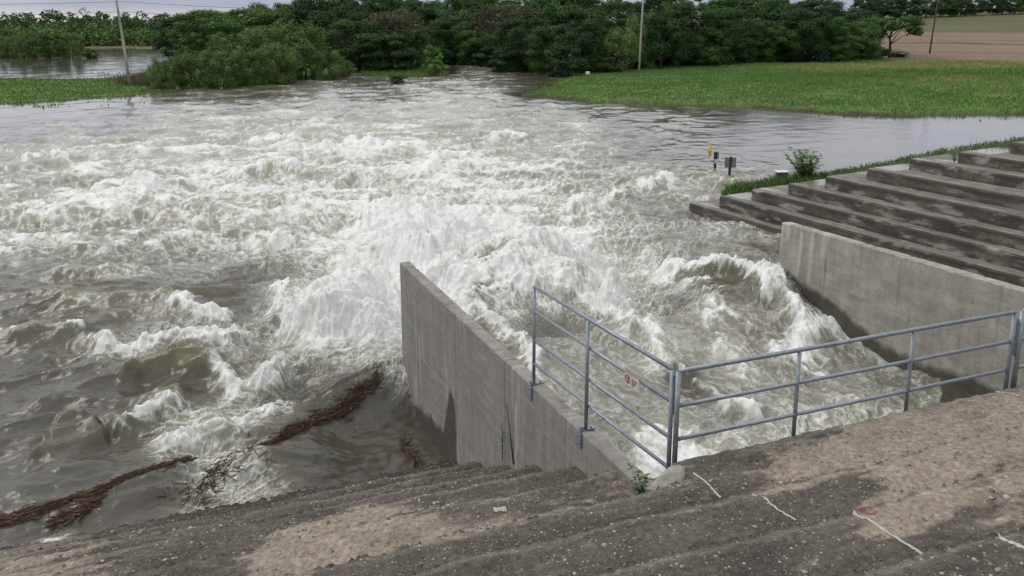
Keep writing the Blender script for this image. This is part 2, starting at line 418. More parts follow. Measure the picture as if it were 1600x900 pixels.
# surveyed crests: (spots left to right, height, front width, back width, foam, level)
CRESTS = [
 ([(1290, 545), (1262, 512), (1225, 474), (1180, 440), (1120, 418), (1050, 408), (985, 415)], .72, .34, .9, 1.0, .55),
 ([(1200, 590), (1160, 550), (1120, 500), (1085, 455), (1050, 432)], .26, .25, 1.3, .55, .4),
 ([(1065, 590), (1010, 535), (975, 495), (955, 462), (940, 445)], .42, .22, .5, .9, .4),
 ([(1180, 640), (1140, 628), (1100, 608), (1062, 590)], .30, .18, .5, .75, .35),
 ([(880, 615), (835, 572), (790, 525), (745, 480), (715, 452)], .22, .16, .3, .75, .4),
 ([(870, 470), (900, 485), (935, 500), (965, 530)], .28, .3, .3, .35, .35),
 ([(930, 440), (860, 425), (780, 425), (700, 430), (650, 440)], 1.0, .7, 1.5, 1, .5),
 ([(900, 395), (820, 375), (740, 362), (660, 360), (595, 375)], 1.35, 1.5, 2.2, 1, .5),
 ([(700, 310), (650, 318), (600, 345)], .7, .9, 1.4, .9, 0),
 ([(620, 455), (590, 458), (555, 478), (515, 516), (480, 535)], .70, 1.15, 1.7, 1, 0),
 ([(620, 530), (600, 534), (575, 548), (545, 562)], .30, .40, .9, 1, 0),
 ([(500, 560), (470, 520), (440, 480), (425, 450)], .45, .4, .9, .8, 0),
 ([(400, 520), (330, 530), (240, 538), (175, 533), (122, 515)], .38, .28, .6, .9, 0),
 ([(345, 498), (305, 498), (272, 480)], .36, .3, .6, .9, 0),
 ([(120, 520), (60, 518), (-40, 522)], .3, .3, .6, .5, 0),
 ([(450, 560), (400, 580), (345, 592), (330, 575), (345, 545)], .45, .3, .6, .85, 0),
 ([(330, 575), (290, 568), (250, 572), (215, 590)], .42, .35, .8, .15, 0),
 ([(285, 622), (240, 630), (205, 648), (170, 660)], .40, .25, .6, .7, 0),
 ([(170, 662), (120, 680), (60, 690)], .25, .3, .8, .0, 0),
 ([(470, 610), (400, 630), (330, 650), (270, 672), (235, 668)], .24, .35, .8, .75, 0),
 ([(310, 500), (200, 470), (90, 462), (0, 470)], .28, .4, .8, .25, 0),
 ([(240, 420), (150, 425), (60, 415)], .3, .5, .9, .4, 0),
 ([(460, 255), (410, 252), (365, 262)], .95, .7, 1.5, .75, 0),
 ([(470, 212), (420, 208), (380, 214)], .9, .9, 1.6, .9, 0),
 ([(590, 222), (545, 214), (505, 226)], .9, .8, 1.6, .9, 0),
 ([(260, 285), (200, 278), (140, 285)], .8, .8, 1.5, .7, 0),
 ([(760, 238), (715, 235), (670, 240)], .7, .6, 1.3, .8, 0),
 ([(830, 212), (795, 206), (765, 212)], .7, .6, 1.3, .75, 0),
 ([(720, 275), (660, 262), (610, 268)], .6, .6, 1.3, .7, 0),
 ([(570, 265), (520, 275), (480, 290)], .6, .6, 1.3, .7, 0),
 ([(450, 370), (420, 360), (390, 372)], .55, .5, .9, .9, 0),
 ([(330, 330), (280, 322), (230, 330)], .5, .5, 1.0, .6, 0),
 ([(120, 240), (70, 236), (20, 242)], .7, .8, 1.4, .8, 0),
 ([(130, 330), (70, 325), (0, 330)], .5, .5, 1.0, .6, 0),
 ([(1020, 285), (985, 290), (950, 300)], .55, .5, 1.0, .75, 0),
 ([(1060, 270), (1030, 274), (1005, 288)], .45, .5, 1.0, .7, 0),
 ([(960, 305), (920, 310), (880, 325)], .4, .4, 1.0, .6, 0),
 ([(1150, 285), (1100, 270), (1060, 268)], .35, .5, 1.0, .15, 0),
 ([(1215, 400), (1130, 385), (1040, 375), (980, 372)], .28, .5, .9, .15, 0),
]
crest_f = np.zeros(X.shape, np.float32); crest_h = np.zeros(X.shape, np.float32)
jx = X + .20 * perlin(X / .7, Y / .7, 71) * lim(.6) + .10 * perlin(X / .25, Y / .25, 72) * lim(.22) + .45 * perlin(X / 2.1, Y / 2.1, 73)
jy = Y + .20 * perlin(X / .7, Y / .7, 74) * lim(.6) + .10 * perlin(X / .25, Y / .25, 75) * lim(.22) + .45 * perlin(X / 2.1, Y / 2.1, 76)
for pts, h, wf, wb, fo, zl in CRESTS:
    if pts[0][1] < 300 and h > .5: h *= .62; wf *= .8; wb *= .8
    P = np.array([at(u, v, zl + h * .7)[:2] for u, v in pts[::-1]])
    pad = 3.2 * max(wf, wb)
    m = np.nonzero((X > P[:, 0].min() - pad) & (X < P[:, 0].max() + pad) & (Y > P[:, 1].min() - pad) & (Y < P[:, 1].max() + pad))[0]
    if not len(m): continue
    if h < .6 and (P[:, 1].mean() < 15.1 and P[:, 0].mean() > 4): m = m[inside[m] | (Y[m] > 15.1)]
    elif P[:, 0].mean() < 3.2: m = m[~inside[m]]
    x = jx[m]; y = jy[m]
    best = np.full(len(m), 1e9, np.float32); side = np.zeros(len(m), np.float32); tt = np.zeros(len(m), np.float32)
    L = np.r_[0, np.cumsum(np.hypot(*np.diff(P, axis=0).T))]
    for i in range(len(P) - 1):
        ax, ay = P[i]; ex, ey = P[i + 1] - P[i]; l2 = ex * ex + ey * ey
        t0 = ((x - ax) * ex + (y - ay) * ey) / l2; t_ = np.clip(t0, 0, 1)
        dx = x - ax - t_ * ex; dy = y - ay - t_ * ey; d = dx * dx + dy * dy
        b = d < best
        best[b] = d[b]; side[b] = (ex * dy - ey * dx)[b]; tt[b] = ((L[i] + t_ * math.sqrt(l2)) / L[-1])[b]
    d = np.sqrt(best); env = sstep(0, .18, tt) * sstep(1, .82, tt) * (.8 + .35 * perlin(tt * L[-1] / 1.3, tt * 0, 77))
    k = np.where(side > 0, np.exp(-(d / wb) ** 2), np.exp(-(d / wf) ** 2)) * np.clip(env, .0, 1.3)
    H[m] += h * k
    kf = np.where(side > 0, np.exp(-(d / (wb * .55)) ** 2), np.exp(-(d / (wf * 1.2)) ** 2)) * sstep(0, .1, tt) * sstep(1, .9, tt)
    crest_f[m] = np.maximum(crest_f[m], fo * kf); crest_h[m] = np.maximum(crest_h[m], k * min(1, h * 1.6))
# foam lace
sy = np.where(inside, .42, 1.0)
lx = wx + .34 * fbm(X / .9, Y / .9, 81, 4); ly = wy * sy + .34 * fbm(X / .9, Y / .9, 85, 4)
lx2 = lx + .09 * fbm(X / .22, Y / .22, 82, 3); ly2 = ly + .09 * fbm(X / .22, Y / .22, 86, 3)
fr_ = np.hypot(X - 7, Y - 13.5); ft_ = np.arctan2(Y - 13.5, X - 7)
flx = np.where(inside, lx, fr_ * .52 + .55 * (lx - X)); fly = np.where(inside, ly, ft_ * 16 + .55 * (ly - Y * sy))
flx2 = flx + (lx2 - lx); fly2 = fly + (ly2 - ly)
e0 = ridge(flx / 1.9, fly / 1.4, 89); e1 = ridge(flx / .95, fly / .72, 90); e2 = ridge(flx2 / .5, fly2 / .38, 91); e3 = ridge(lx2 / .25, ly2 / .19, 92); e4 = ridge(lx2 / .12, ly2 / .095, 93)
patch = fbm(lx / 4.2, ly / 2.6, 95, 4)
fine = fbm(lx2 / .62, ly2 / .45, 96, 5, .62) * np.clip(.35 + lim(.4), 0, 1)
De = np.clip(np.where(inside & (D < .84), D * .64, D) + .30 * crest_f, 0, 1.1)
lines = np.maximum.reduce([e0 ** 6 * .75, e1 ** 5 * .9, e2 ** 4.5 * (.25 + .75 * lim(.45)), np.where(inside, 1.0, .85) * e3 ** 4 * lim(.24), np.where(inside, .8, .6) * e4 ** 3.5 * lim(.12)])
amount = np.maximum(sstep(.08, .60, De + .32 * patch) * sstep(.08, .32, De), np.where(inside, .55 * sstep(.05, .2, D), 0))
veil = sstep(.62, 1.18, De + .46 * patch + .26 * (r26 - .45) + .30 * p6 + .62 * fine + .32 * sstep(.86, 1.0, D))
cr = sstep(.42, 1.0, crest_f * (.90 + .25 * crest_h) + 1.0 * fine * (crest_f > .08) + .25 * (e2 - .45))
Fm = np.clip(1 - (1 - .95 * veil) * (1 - .85 * lines * amount) * (1 - .95 * cr), 0, 1)
Fm = np.maximum(Fm, .50 * sstep(.06, .6, D + .3 * patch) * (1 - lim(.55)) * (.55 + .45 * sstep(.3, .7, e0)))
Fm *= .80 + .20 * np.clip(.5 + 1.3 * fine + .5 * (e2 - .4), 0, 1)
# edge lines where water laps the dam and the walls
lap = sstep(.22, .03, np.abs(Y - 12.12 - .1 * perlin(X / 1.2, Y * 0, 99))) * (X < 3.2) * sstep(.15, .45, perlin(X / 1.6, Y * 0, 98) + .25)
Fm = np.maximum(Fm, lap * (.3 + .7 * e3))
# boiling lumps where it is white
bil = lambda l, s: 1 - np.abs(perlin(lx / l, ly / l / np.where(inside, 1, 1), s)) * 1.8
plume = sstep(.86, 1.02, De)
Fm = np.maximum(Fm, .96 * sstep(.84, .98, D))
H += cr * (.10 * (bil(.42, 202) - .5) * lim(.4) + .07 * (bil(.19, 203) - .5) * lim(.18)) * sstep(.1, .5, crest_f)
H += Fm * (.045 * (bil(.8, 101) - .5) * lim(.7) + .045 * (bil(.36, 102) - .5) * lim(.34) + .03 * (bil(.16, 103) - .5) * lim(.15)) + De * (.05 * (e2 - .4) * lim(.7) + .03 * (e3 - .4) * lim(.34))
H += plume * (.24 * (bil(2.1, 104) - .5) + .17 * (bil(.9, 105) - .5) * lim(.8) + .11 * (bil(.4, 106) - .5) * lim(.4) + .06 * (bil(.17, 109) - .5) * lim(.16))
H = np.where(inside, H + .05 * (bil(.62, 107) - .6) + .035 * (bil(.27, 108) - .5), H)
aer = np.clip(1.0 * sstep(.10, .90, De + .25 * patch + .2 * fine) + .22 * p6 * De + np.where(inside, .38 + .3 * patch - .5 * sstep(.2, .06, D), 0), 0, 1) * np.where(inside, .86, 1)
shoal = sstep(60, 95, RR)
thin = np.clip(crest_h * 1.1 + .5 * sstep(.25, .5, (H - zb)) * (1 - Rg), 0, 1)
# keep the sheet where it can be seen
keep = (wsd > -4) & ~((Y < 11.2) & (X < lwall - .02)) & ~((Y < 8.6)) & ~((X > rwall + .2) & (Y < 11))
near_shore = sstep(6, 0, wsd) * (RR > 40)
H = H * (1 - .85 * near_shore)
F4 = grid_faces(NR, NC)
F4 = F4[keep[F4].all(1)]
Vw, F4, ar = drop_unused(np.stack([X, Y, H], 1), F4, dict(foam=Fm, aer=aer, thin=thin, chop=np.where(RR < 38, 1, .22 + .6 * sstep(.1, .7, D))))
t = NT('river_water')
p = t.pos()
fo = t.attr('foam'); ae = t.attr('aer'); th = t.attr('thin')
fn = t.noise(p, 7, 6, 0.72); fn2 = t.noise(p, 45, 4, 0.7)
fm = t.math('ADD', fo, t.math('MULTIPLY', t.math('SUBTRACT', fn, 0.5), 0.5))
fm = t.math('ADD', fm, t.math('MULTIPLY', t.math('SUBTRACT', fn2, 0.5), 0.3))
fmr = t.n('ShaderNodeMapRange', interpolation_type='SMOOTHSTEP'); t.l(fm, fmr.inputs[0]); fmr.inputs[1].default_value = .05; fmr.inputs[2].default_value = .95
foamfac = t.math('MULTIPLY', fmr.outputs[0], t.math('MULTIPLY', fo, 8.0, True))
dark = t.mix(th, (0.074, 0.070, 0.055), (0.125, 0.12, 0.06))
wc = t.mix(ae, dark, (0.315, 0.315, 0.25))
wc = t.mix(foamfac, wc, t.mix(t.ramp(t.math('ADD', t.math('MULTIPLY', fn, .6), t.math('MULTIPLY', fn2, .4)), [(.36, (0, 0, 0)), (.62, (1, 1, 1))]), (0.56, 0.575, 0.55), (0.82, 0.835, 0.825)))
t.color(wc)
rg = t.math('ADD', t.math('MULTIPLY', foamfac, 0.62), 0.07)
t.rough(rg); t.b.inputs['IOR'].default_value = 1.36; t.b.inputs['Specular IOR Level'].default_value = 0.6
bn = t.noise(p, 5.5, 5, 0.6, stretch=(1, 1.6, 1)); bn2 = t.noise(p, 22, 3, 0.6)
hh = t.math('ADD', t.math('MULTIPLY', bn, 1.0), t.math('MULTIPLY', bn2, 0.35))
t.bump(t.math('MULTIPLY', hh, t.attr('chop')), 0.45, 0.035)
river = structure(mesh_np('river_water', Vw, F4, t.m, attrs=ar))
SURF = dict(X=X, Y=Y, H=H, De=De)

def water_h(x, y):
    a = math.atan2(x * CH - y * SH, x * SH + y * CH); r = math.hypot(x, y)
    i = int(np.clip(np.searchsorted(rs, r), 0, NR - 1)); j = int(np.clip(np.searchsorted(A_, a), 0, NC - 1))
    return float(H[i * NC + j])

# airborne spray over the jump: every drop is a tiny four sided bead
SPR = [  # centre spot, spread in metres (x,y), height, count
 ((700, 350), 2.6, 1.6, .9, 8000), ((620, 380), 1.6, 1.4, .8, 4500), ((800, 390), 2.4, 1.2, .8, 5000), ((560, 480), 1.2, 1.2, .8, 5500), ((500, 520), 1.0, 1.0, .5, 2500),
 ((600, 520), .7, .9, .7, 1400), ((900, 420), 1.3, .8, .6, 3000), ((960, 450), .8, .6, .5, 1200), ((1130, 425), 1.3, .5, .35, 1500), ((1220, 470), .8, .5, .35, 1200), ((470, 440), 1.2, 1.0, .4, 700),
 ((690, 305), 2, 1.4, .6, 1500), ((420, 210), 3, 2, .8, 700), ((550, 225), 3, 2, .8, 700), ((400, 255), 3, 2, .6, 600), ((300, 490), .5, .4, .25, 300), ((180, 528), .7, .3, .25, 300), ((420, 365), 1.2, .9, .5, 500)]
pts = []; sz = []
for (u, v), sx_, sy_, hz, cnt in SPR:
    cnt = int(cnt * 1.3)
    cx_, cy_, _ = at(u, v, .8)
    x = RNG.normal(cx_, sx_ * .8, cnt); y = RNG.normal(cy_, sy_ * .8, cnt)
    # drops fly in jets: pull them towards strands
    a = np.round(RNG.uniform(0, cnt / 55, cnt)); st = np.random.default_rng(int(u * 7 + v)).normal(0, 1, (int(cnt / 55) + 2, 3))
    k = a.astype(int); s_ = RNG.uniform(0, 1, cnt); jet = RNG.uniform(0, 1, cnt) < .6
    jx_ = cx_ + st[k, 0] * sx_ * .7 + (s_ - .4) * st[k, 2] * .8; jy_ = cy_ + st[k, 1] * sy_ * .7 - s_ * .3
    x = np.where(jet, jx_ + RNG.normal(0, .07, cnt), x); y = np.where(jet, jy_ + RNG.normal(0, .07, cnt), y)
    z0 = np.array([water_h(a_, b_) for a_, b_ in zip(x, y)])
    z = z0 + np.where(jet, (s_ * (1 - s_) * 3.2) * hz * .9 * np.abs(st[k, 1]) + RNG.normal(0, .05, cnt), RNG.exponential(hz * .28, cnt))
    ins_ = (x > LIN(y, 2.9, 15.3, 3.7, 6.9)) & (x < LIN(y, 3.45, 15.3, 4.2, 6.9)) & (y < 15.4)
    ok = ~ins_ & (z > z0 - .02)
    pts.append(np.stack([x, y, z], 1)[ok]); sz.append((np.clip(RNG.lognormal(math.log(.0052), .5, cnt), .0022, .016) * np.maximum(1, np.hypot(x, y) / 22))[ok])
pts = np.concatenate(pts); sz = np.concatenate(sz)
tet = np.array([(1, 0, -.7), (-.5, .87, -.7), (-.5, -.87, -.7), (0, 0, 1), ], np.float32)
ang = RNG.uniform(0, 6.28, len(pts))
ca, sa = np.cos(ang), np.sin(ang)
tv = tet[None] * sz[:, None, None]
tvx = tv[..., 0] * ca[:, None] - tv[..., 1] * sa[:, None]; tvy = tv[..., 0] * sa[:, None] + tv[..., 1] * ca[:, None]
tv = np.stack([tvx, tvy, tv[..., 2]], 2) + pts[:, None]
tf = np.array([(0, 2, 1), (0, 1, 3), (1, 2, 3), (2, 0, 3)])
t = NT('spray_drops'); t.color((0.92, 0.93, 0.92)).rough(0.4)
tl = t.n('ShaderNodeBsdfTranslucent'); tl.inputs[0].default_value = (0.80, 0.82, 0.82, 1)
ms = t.n('ShaderNodeMixShader'); ms.inputs[0].default_value = .4
t.l(t.b.outputs[0], ms.inputs[1]); t.l(tl.outputs[0], ms.inputs[2]); t.l(ms.outputs[0], t.t.nodes['Material Output'].inputs[0])
spray = stuff(mesh_np('spray', tv.reshape(-1, 3), (tf[None] + 4 * np.arange(len(pts))[:, None, None]).reshape(-1, 3), t.m),
              'white airborne spray flying off the breaking water past the wall end', 'spray')

#@@CONCRETE
# ------------------------------------------------------------------ stepped dam under the camera
XJ = 3.96
LE = [(-9, 9.3), (.55, 5.85), (1.70, 5.2), (2.83, 4.57), (3.96, 4.0), (5.02, 3.49), (5.72, 3.20), (7.0, 2.60), (7.9, 2.16), (8.95, 1.59), (9.97, 1.06), (11.0, .5), (12.1, -.10), (13.1, -.65), (14.2, -1.3)]
RE = [(-9, 9.3), (.45, 5.85), (1.65, 5.2), (2.81, 4.57), (3.93, 4.0), (5.0, 3.49), (6.13, 3.14), (6.14, 3.13)]
def steps_z(y, E, slope=.03, soft=.05):
    """stair with worn, rounded edges: E = front edges (y, z) in order"""
    ys = np.array([e[0] for e in E]); zs = np.array([e[1] for e in E])
    i = np.clip(np.searchsorted(ys, y), 0, len(E) - 1)
    ze = zs[i]; ye = ys[i]; yp = ys[np.maximum(i - 1, 0)]
    zp = zs[np.maximum(i - 1, 0)]
    tread = ze + slope * (ye - y)
    d = y - yp                                        # distance past the upper edge: a short worn face
    face = zp + (tread - zp) * sstep(0, soft, d)
    e2 = ye - y                                       # wear of the edge itself
    global LEDGE
    LEDGE = (d, e2)
    return np.where(i > 0, np.minimum(face, np.maximum(face, tread)), tread) - .030 * np.exp(-(e2 / .07) ** 2)
xs = np.concatenate([np.linspace(-40, -7, 60)[:-1], np.arange(-7, 16, .026), np.linspace(16, 60, 60)[1:]])
ys = np.concatenate([np.linspace(-6, .3, 30)[:-1], np.arange(.3, 6.1, .017), np.linspace(6.1, 6.24, 9)[1:], np.arange(6.26, 13.6, .024)])
dx, dy = np.meshgrid(xs, ys, indexing='xy'); dx = dx.ravel(); dy = dy.ravel()
wob = .13 * fbm(dx / 1.7, dy / 1.2, 111, 5) + .018 * perlin(dx / .22, dy / .22, 115) + .006 * perlin(dx / .07, dy / .07, 116)
zl = steps_z(dy + wob, LE); dl_, el_ = LEDGE
zr = steps_z(np.minimum(dy + wob * .8, 6.12), RE); dr_, er_ = LEDGE
lq = dx < XJ
in_d = np.where(lq, dl_, dr_); out_d = np.where(lq, el_, er_)
zr = np.where(dy > 6.15 + .02 * perlin(dx / .3, dx * 0, 117), -1.5, zr)
blend = sstep(XJ - .03, XJ + .03, dx + .03 * perlin(dy / .4, dx * 0, 118))
rightbank = dx > 14.4
dz = np.where(rightbank, zl, zl * (1 - blend) + zr * blend)
dz = np.where((dx > XJ + .05) & (dx < 14.4) & (dy > 6.16), -1.5, dz)
dz = dz + .014 * fbm(dx / .5, dy / .5, 120, 4) + .006 * perlin(dx / .09, dy / .09, 124) + .006 * np.maximum(perlin(dx / .045, dy / .045, 125), 0)
# broken lumps of the worn lifts
dz -= .035 * sstep(.25, .5, fbm(dx / .9, dy / .5, 126, 3))
# tan wash and dark lichen, surveyed
du, dv = survey_uv(dx, dy, dz)
TAN = [(1300, 715, 1), (1450, 675, 1), (1550, 655, .95), (1370, 690, 1), (1480, 730, .9), (1420, 790, 1), (1530, 760, .6), (1250, 735, 1), (1180, 712, .5), (1400, 645, .75), (1250, 668, .25), (1500, 615, .5), (1590, 640, .9),
       (560, 838, 1), (640, 822, 1), (480, 862, .95), (690, 812, .7), (100, 876, .6), (30, 888, .6), (760, 805, .45), (860, 785, .4), (700, 790, .1), (1000, 745, .5), (1130, 755, .5), (1080, 750, .15), (1100, 690, .3),
       (200, 850, .25), (330, 810, .15), (500, 770, .15), (700, 750, .1), (850, 750, .1), (950, 820, .05), (800, 860, .1), (1100, 840, .0), (1250, 840, .0), (1000, 890, .0), (1400, 890, .1), (1560, 880, .1), (600, 890, .1), (300, 890, .15), (1350, 610, .2), (1120, 800, .15), (1200, 680, .3), (1150, 730, .2), (1580, 800, .35), (1300, 780, .2), (1240, 800, .05), (1600, 720, .5), (1060, 790, .02)]
num = np.zeros(dx.shape); den = np.full(dx.shape, 1e-4)
ju = du + 30 * fbm(dx / .5, dy / .3, 131, 4); jv = dv + 14 * fbm(dx / .5, dy / .3, 135, 4)
for u, v, s in TAN:
    k = np.exp(-((ju - u) / 62) ** 2 - ((jv - v + (ju - u) * .22) / 20) ** 2) + 1e-6
    num += k * s; den += k
tan = np.where(den > 3e-4, num / den, .2)
tan = np.clip(tan + .50 * fbm(dx / 1.2, dy / .25, 138, 4) + .34 * fbm(dx / .16, dy / .08, 142, 4) - .02, 0, 1)
wet = sstep(.75, .05, dz + .25 * fbm(dx / .8, dy / .4, 141, 3)) * (dx < 4)
lich = np.clip(.5 + .9 * fbm(dx / .8, dy / .35, 144, 5), 0, 1)
dark = lerp(np.tile(np.array([0.052, 0.048, 0.041]), (len(dx), 1)), np.array([0.108, 0.098, 0.082]), lich)
tc_ = lerp(np.tile(np.array([0.205, 0.176, 0.143]), (len(dx), 1)), np.array([0.29, 0.255, 0.21]), np.clip(.5 + fbm(dx / .3, dy / .3, 149, 3), 0, 1))
dc = lerp(dark, tc_, sstep(.30, .66, tan))
dc = lerp(dc, dc * .62, wet)
# a darker band runs along the foot of each riser, the outer lip is worn pale
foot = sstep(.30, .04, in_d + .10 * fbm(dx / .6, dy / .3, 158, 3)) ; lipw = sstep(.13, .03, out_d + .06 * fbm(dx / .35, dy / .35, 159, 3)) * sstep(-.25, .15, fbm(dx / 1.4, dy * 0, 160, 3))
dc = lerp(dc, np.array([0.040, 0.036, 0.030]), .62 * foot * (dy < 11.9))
dc = lerp(dc, np.array([0.255, 0.235, 0.20]), .30 * lipw * (dy < 11.5))
crk = sstep(.965, .995, ridge(dx / 1.3 + .35 * fbm(dx / .3, dy / .3, 151, 4), dy / 1.0 + .35 * fbm(dx / .3, dy / .3, 152, 4), 153)) * sstep(.0, .3, fbm(dx / 1.5, dy / 1.5, 154, 2))
dc = lerp(dc, dc * .35, crk)
spk = fbm(dx / .05, dy / .05, 156, 2); dc = dc * (1 + .55 * spk)[:, None]
lip = sstep(.25, .6, fbm(dx / .5, dy / .12, 157, 4)); dc = lerp(dc, np.array([0.20, 0.185, 0.158]), .55 * lip)
t = NT('worn_roller_concrete'); p = t.pos()
base = t.attr('tone', 'Color')
nf = t.noise(p, 14, 6, 0.7); nf2 = t.noise(p, 60, 4, 0.65)
cc = t.mix(0.75, base, t.ramp(nf, [(0.28, (0.6, 0.6, 0.6)), (0.72, (1.45, 1.42, 1.38))]), 'MULTIPLY')
cc = t.mix(0.6, cc, t.ramp(nf2, [(0.3, (0.55, 0.55, 0.55)), (0.7, (1.5, 1.5, 1.5))]), 'MULTIPLY')
vo = t.n('ShaderNodeTexVoronoi'); vo.inputs['Scale'].default_value = 34; t.l(p, vo.inputs['Vector'])
sep = t.n('ShaderNodeSeparateColor'); t.l(vo.outputs['Color'], sep.inputs[0])
peb = t.math('MULTIPLY', t.math('LESS_THAN', vo.outputs['Distance'], 0.32), t.math('GREATER_THAN', sep.outputs[0], 0.87))
cc = t.mix(t.math('MULTIPLY', peb, 0.75), cc, t.mix(sep.outputs[1], (0.20, 0.18, 0.155), (0.50, 0.47, 0.42)))
vo2 = t.n('ShaderNodeTexVoronoi'); vo2.inputs['Scale'].default_value = 75; t.l(p, vo2.inputs['Vector'])
sep2 = t.n('ShaderNodeSeparateColor'); t.l(vo2.outputs['Color'], sep2.inputs[0])
peb2 = t.math('MULTIPLY', t.math('LESS_THAN', vo2.outputs['Distance'], 0.35), t.math('GREATER_THAN', sep2.outputs[0], 0.72))
cc = t.mix(t.math('MULTIPLY', peb2, 0.6), cc, t.mix(sep2.outputs[1], (0.05, 0.045, 0.04), (0.42, 0.39, 0.34)))
t.color(cc).rough(0.88)
hgt = t.math('ADD', t.math('MULTIPLY', nf2, 0.6), t.math('MULTIPLY', peb, 0.5))
t.bump(t.math('ADD', hgt, nf), 0.8, 0.02)
dam = thing('stepped_dam', 'dark worn roller compacted concrete steps of the dam in the foreground, studded with pale pebbles', 'stepped dam')
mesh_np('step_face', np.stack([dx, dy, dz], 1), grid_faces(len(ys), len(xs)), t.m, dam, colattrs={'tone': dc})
def dam_z(x, y):
    j = int(np.clip(np.searchsorted(xs, x), 0, len(xs) - 1)); i = int(np.clip(np.searchsorted(ys, y), 0, len(ys) - 1))
    return float(dz[i * len(xs) + j])
DZ = dz.reshape(len(ys), len(xs))

# loose and exposed pebbles on the steps
n = 34000
px = RNG.uniform(-4.5, 11, n); py = RNG.uniform(1.6, 12, n)
ok = ~((px > XJ) & (py > 6.08)); ok &= ~((px > 3.6) & (py > 6.08))
cl = fbm(px / .7, py / .3, 161, 3) + .14 * RNG.normal(0, 1, n) + np.where(px < 3.5, .08, -.02); ok &= cl > .08
px = px[ok]; py = py[ok]; n = len(px)
jj = np.clip(np.searchsorted(xs, px), 0, len(xs) - 1); ii = np.clip(np.searchsorted(ys, py), 0, len(ys) - 1)
pz = DZ[ii, jj]
s = np.clip(RNG.lognormal(math.log(.0075), .45, n), .003, .03) * (1 + (py > 7) * .35)
bm = bmesh.new(); bmesh.ops.create_icosphere(bm, subdivisions=1, radius=1.0)
iv = np.array([v.co for v in bm.verts], np.float32); bm.verts.index_update(); fi = np.array([[v.index for v in f.verts] for f in bm.faces]); bm.free()
sc3 = np.stack([s * RNG.uniform(.8, 1.4, n), s * RNG.uniform(.8, 1.4, n), s * RNG.uniform(.45, .8, n)], 1)
an = RNG.uniform(0, 6.28, n)
vv = iv[None] * sc3[:, None]; vx = vv[..., 0] * np.cos(an)[:, None] - vv[..., 1] * np.sin(an)[:, None]; vy = vv[..., 0] * np.sin(an)[:, None] + vv[..., 1] * np.cos(an)[:, None]
vv = np.stack([vx + px[:, None], vy + py[:, None], vv[..., 2] + (pz + .1 * s)[:, None]], 2)
tone = np.repeat(RNG.uniform(0, 1, n) ** 1.3, len(iv))
t = NT('river_pebbles'); t.color(t.ramp(t.attr('tone'), [(0, (0.10, 0.09, 0.078)), (.55, (0.27, 0.25, 0.215)), (1, (0.44, 0.42, 0.375))])).rough(0.75)
stuff(mesh_np('pebbles', vv.reshape(-1, 3), (fi[None] + len(iv) * np.arange(n)[:, None, None]).reshape(-1, 3), t.m, attrs={'tone': tone}),
      'small pale pebbles exposed all over the worn dam steps', 'pebbles')

# white joint sealant strips and repairs on the treads
caulk = plain('white_sealant', (0.40, 0.385, 0.35), 0.7, 0, .2, 20)
def strip(name, line, z, wd, mat, parent, lift=.005, seed=0):
    P = [Vector(at(u, v, z)) for u, v in line]
    rr = random.Random(seed); L = []; Rr = []
    N = 22
    for k in range(N):
        t_ = k / (N - 1) * (len(P) - 1); i = min(int(t_), len(P) - 2); q = P[i].lerp(P[i + 1], t_ - i)
        d = (P[i + 1] - P[i]).normalized(); nn = Vector((-d.y, d.x, 0))
        ww = wd * rr.uniform(.6, 1.1); q = q + nn * rr.uniform(-.004, .004)
        L.append(q + nn * ww / 2); Rr.append(q - nn * ww / 2)
    V = []; Fq = []
    for q in L: V.append((q.x, q.y, dam_z(q.x, q.y) + lift))
    for q in Rr: V.append((q.x, q.y, dam_z(q.x, q.y) + lift))
    mid = [((a + b) / 2) for a, b in zip(L, Rr)]
    for q in mid: V.append((q.x, q.y, dam_z(q.x, q.y) + lift + .003))
    for k in range(N - 1):
        Fq.append((k, k + 1, 2 * N + k + 1, 2 * N + k)); Fq.append((2 * N + k, 2 * N + k + 1, N + k + 1, N + k))
    return mesh_np(name, np.array(V), np.array(Fq), mat, parent)
strip('joint_sealant', [(1083, 738), (1100, 750), (1112, 762), (1126, 779)], 3.16, .024, caulk, dam, seed=1)
strip('joint_sealant', [(1176, 767), (1195, 778), (1215, 797), (1243, 814)], 3.5, .024, caulk, dam, seed=2)
strip('joint_sealant', [(1324, 793), (1360, 815), (1400, 843), (1446, 874)], 4.0, .026, caulk, dam, seed=3)
strip('joint_sealant', [(1562, 831), (1575, 845), (1600, 858), (1640, 872)], 4.57, .04, caulk, dam, seed=4)
strip('joint_sealant', [(1555, 606), (1570, 610), (1592, 618)], 3.16, .03, caulk, dam, seed=5)
red = plain('red_spray_paint', (0.235, 0.095, 0.085), 0.9, 0, .35, 30)
strip('paint_mark', [(1336, 785), (1345, 793), (1356, 801), (1366, 801), (1370, 794)], 4.0, .035, red, dam, .006, 6)
strip('paint_mark', [(1572, 606), (1580, 610), (1590, 613)], 3.16, .022, red, dam, .014, 7)
patchm = plain('pale_patch', (0.36, 0.345, 0.305), 0.85, 0, .2, 14)
strip('mortar_patch', [(771, 772), (781, 771), (791, 770)], 2.8, .10, patchm, dam, .01, 8)
strip('mortar_patch', [(788, 744), (795, 742), (803, 740)], 2.62, .07, patchm, dam, .01, 9)
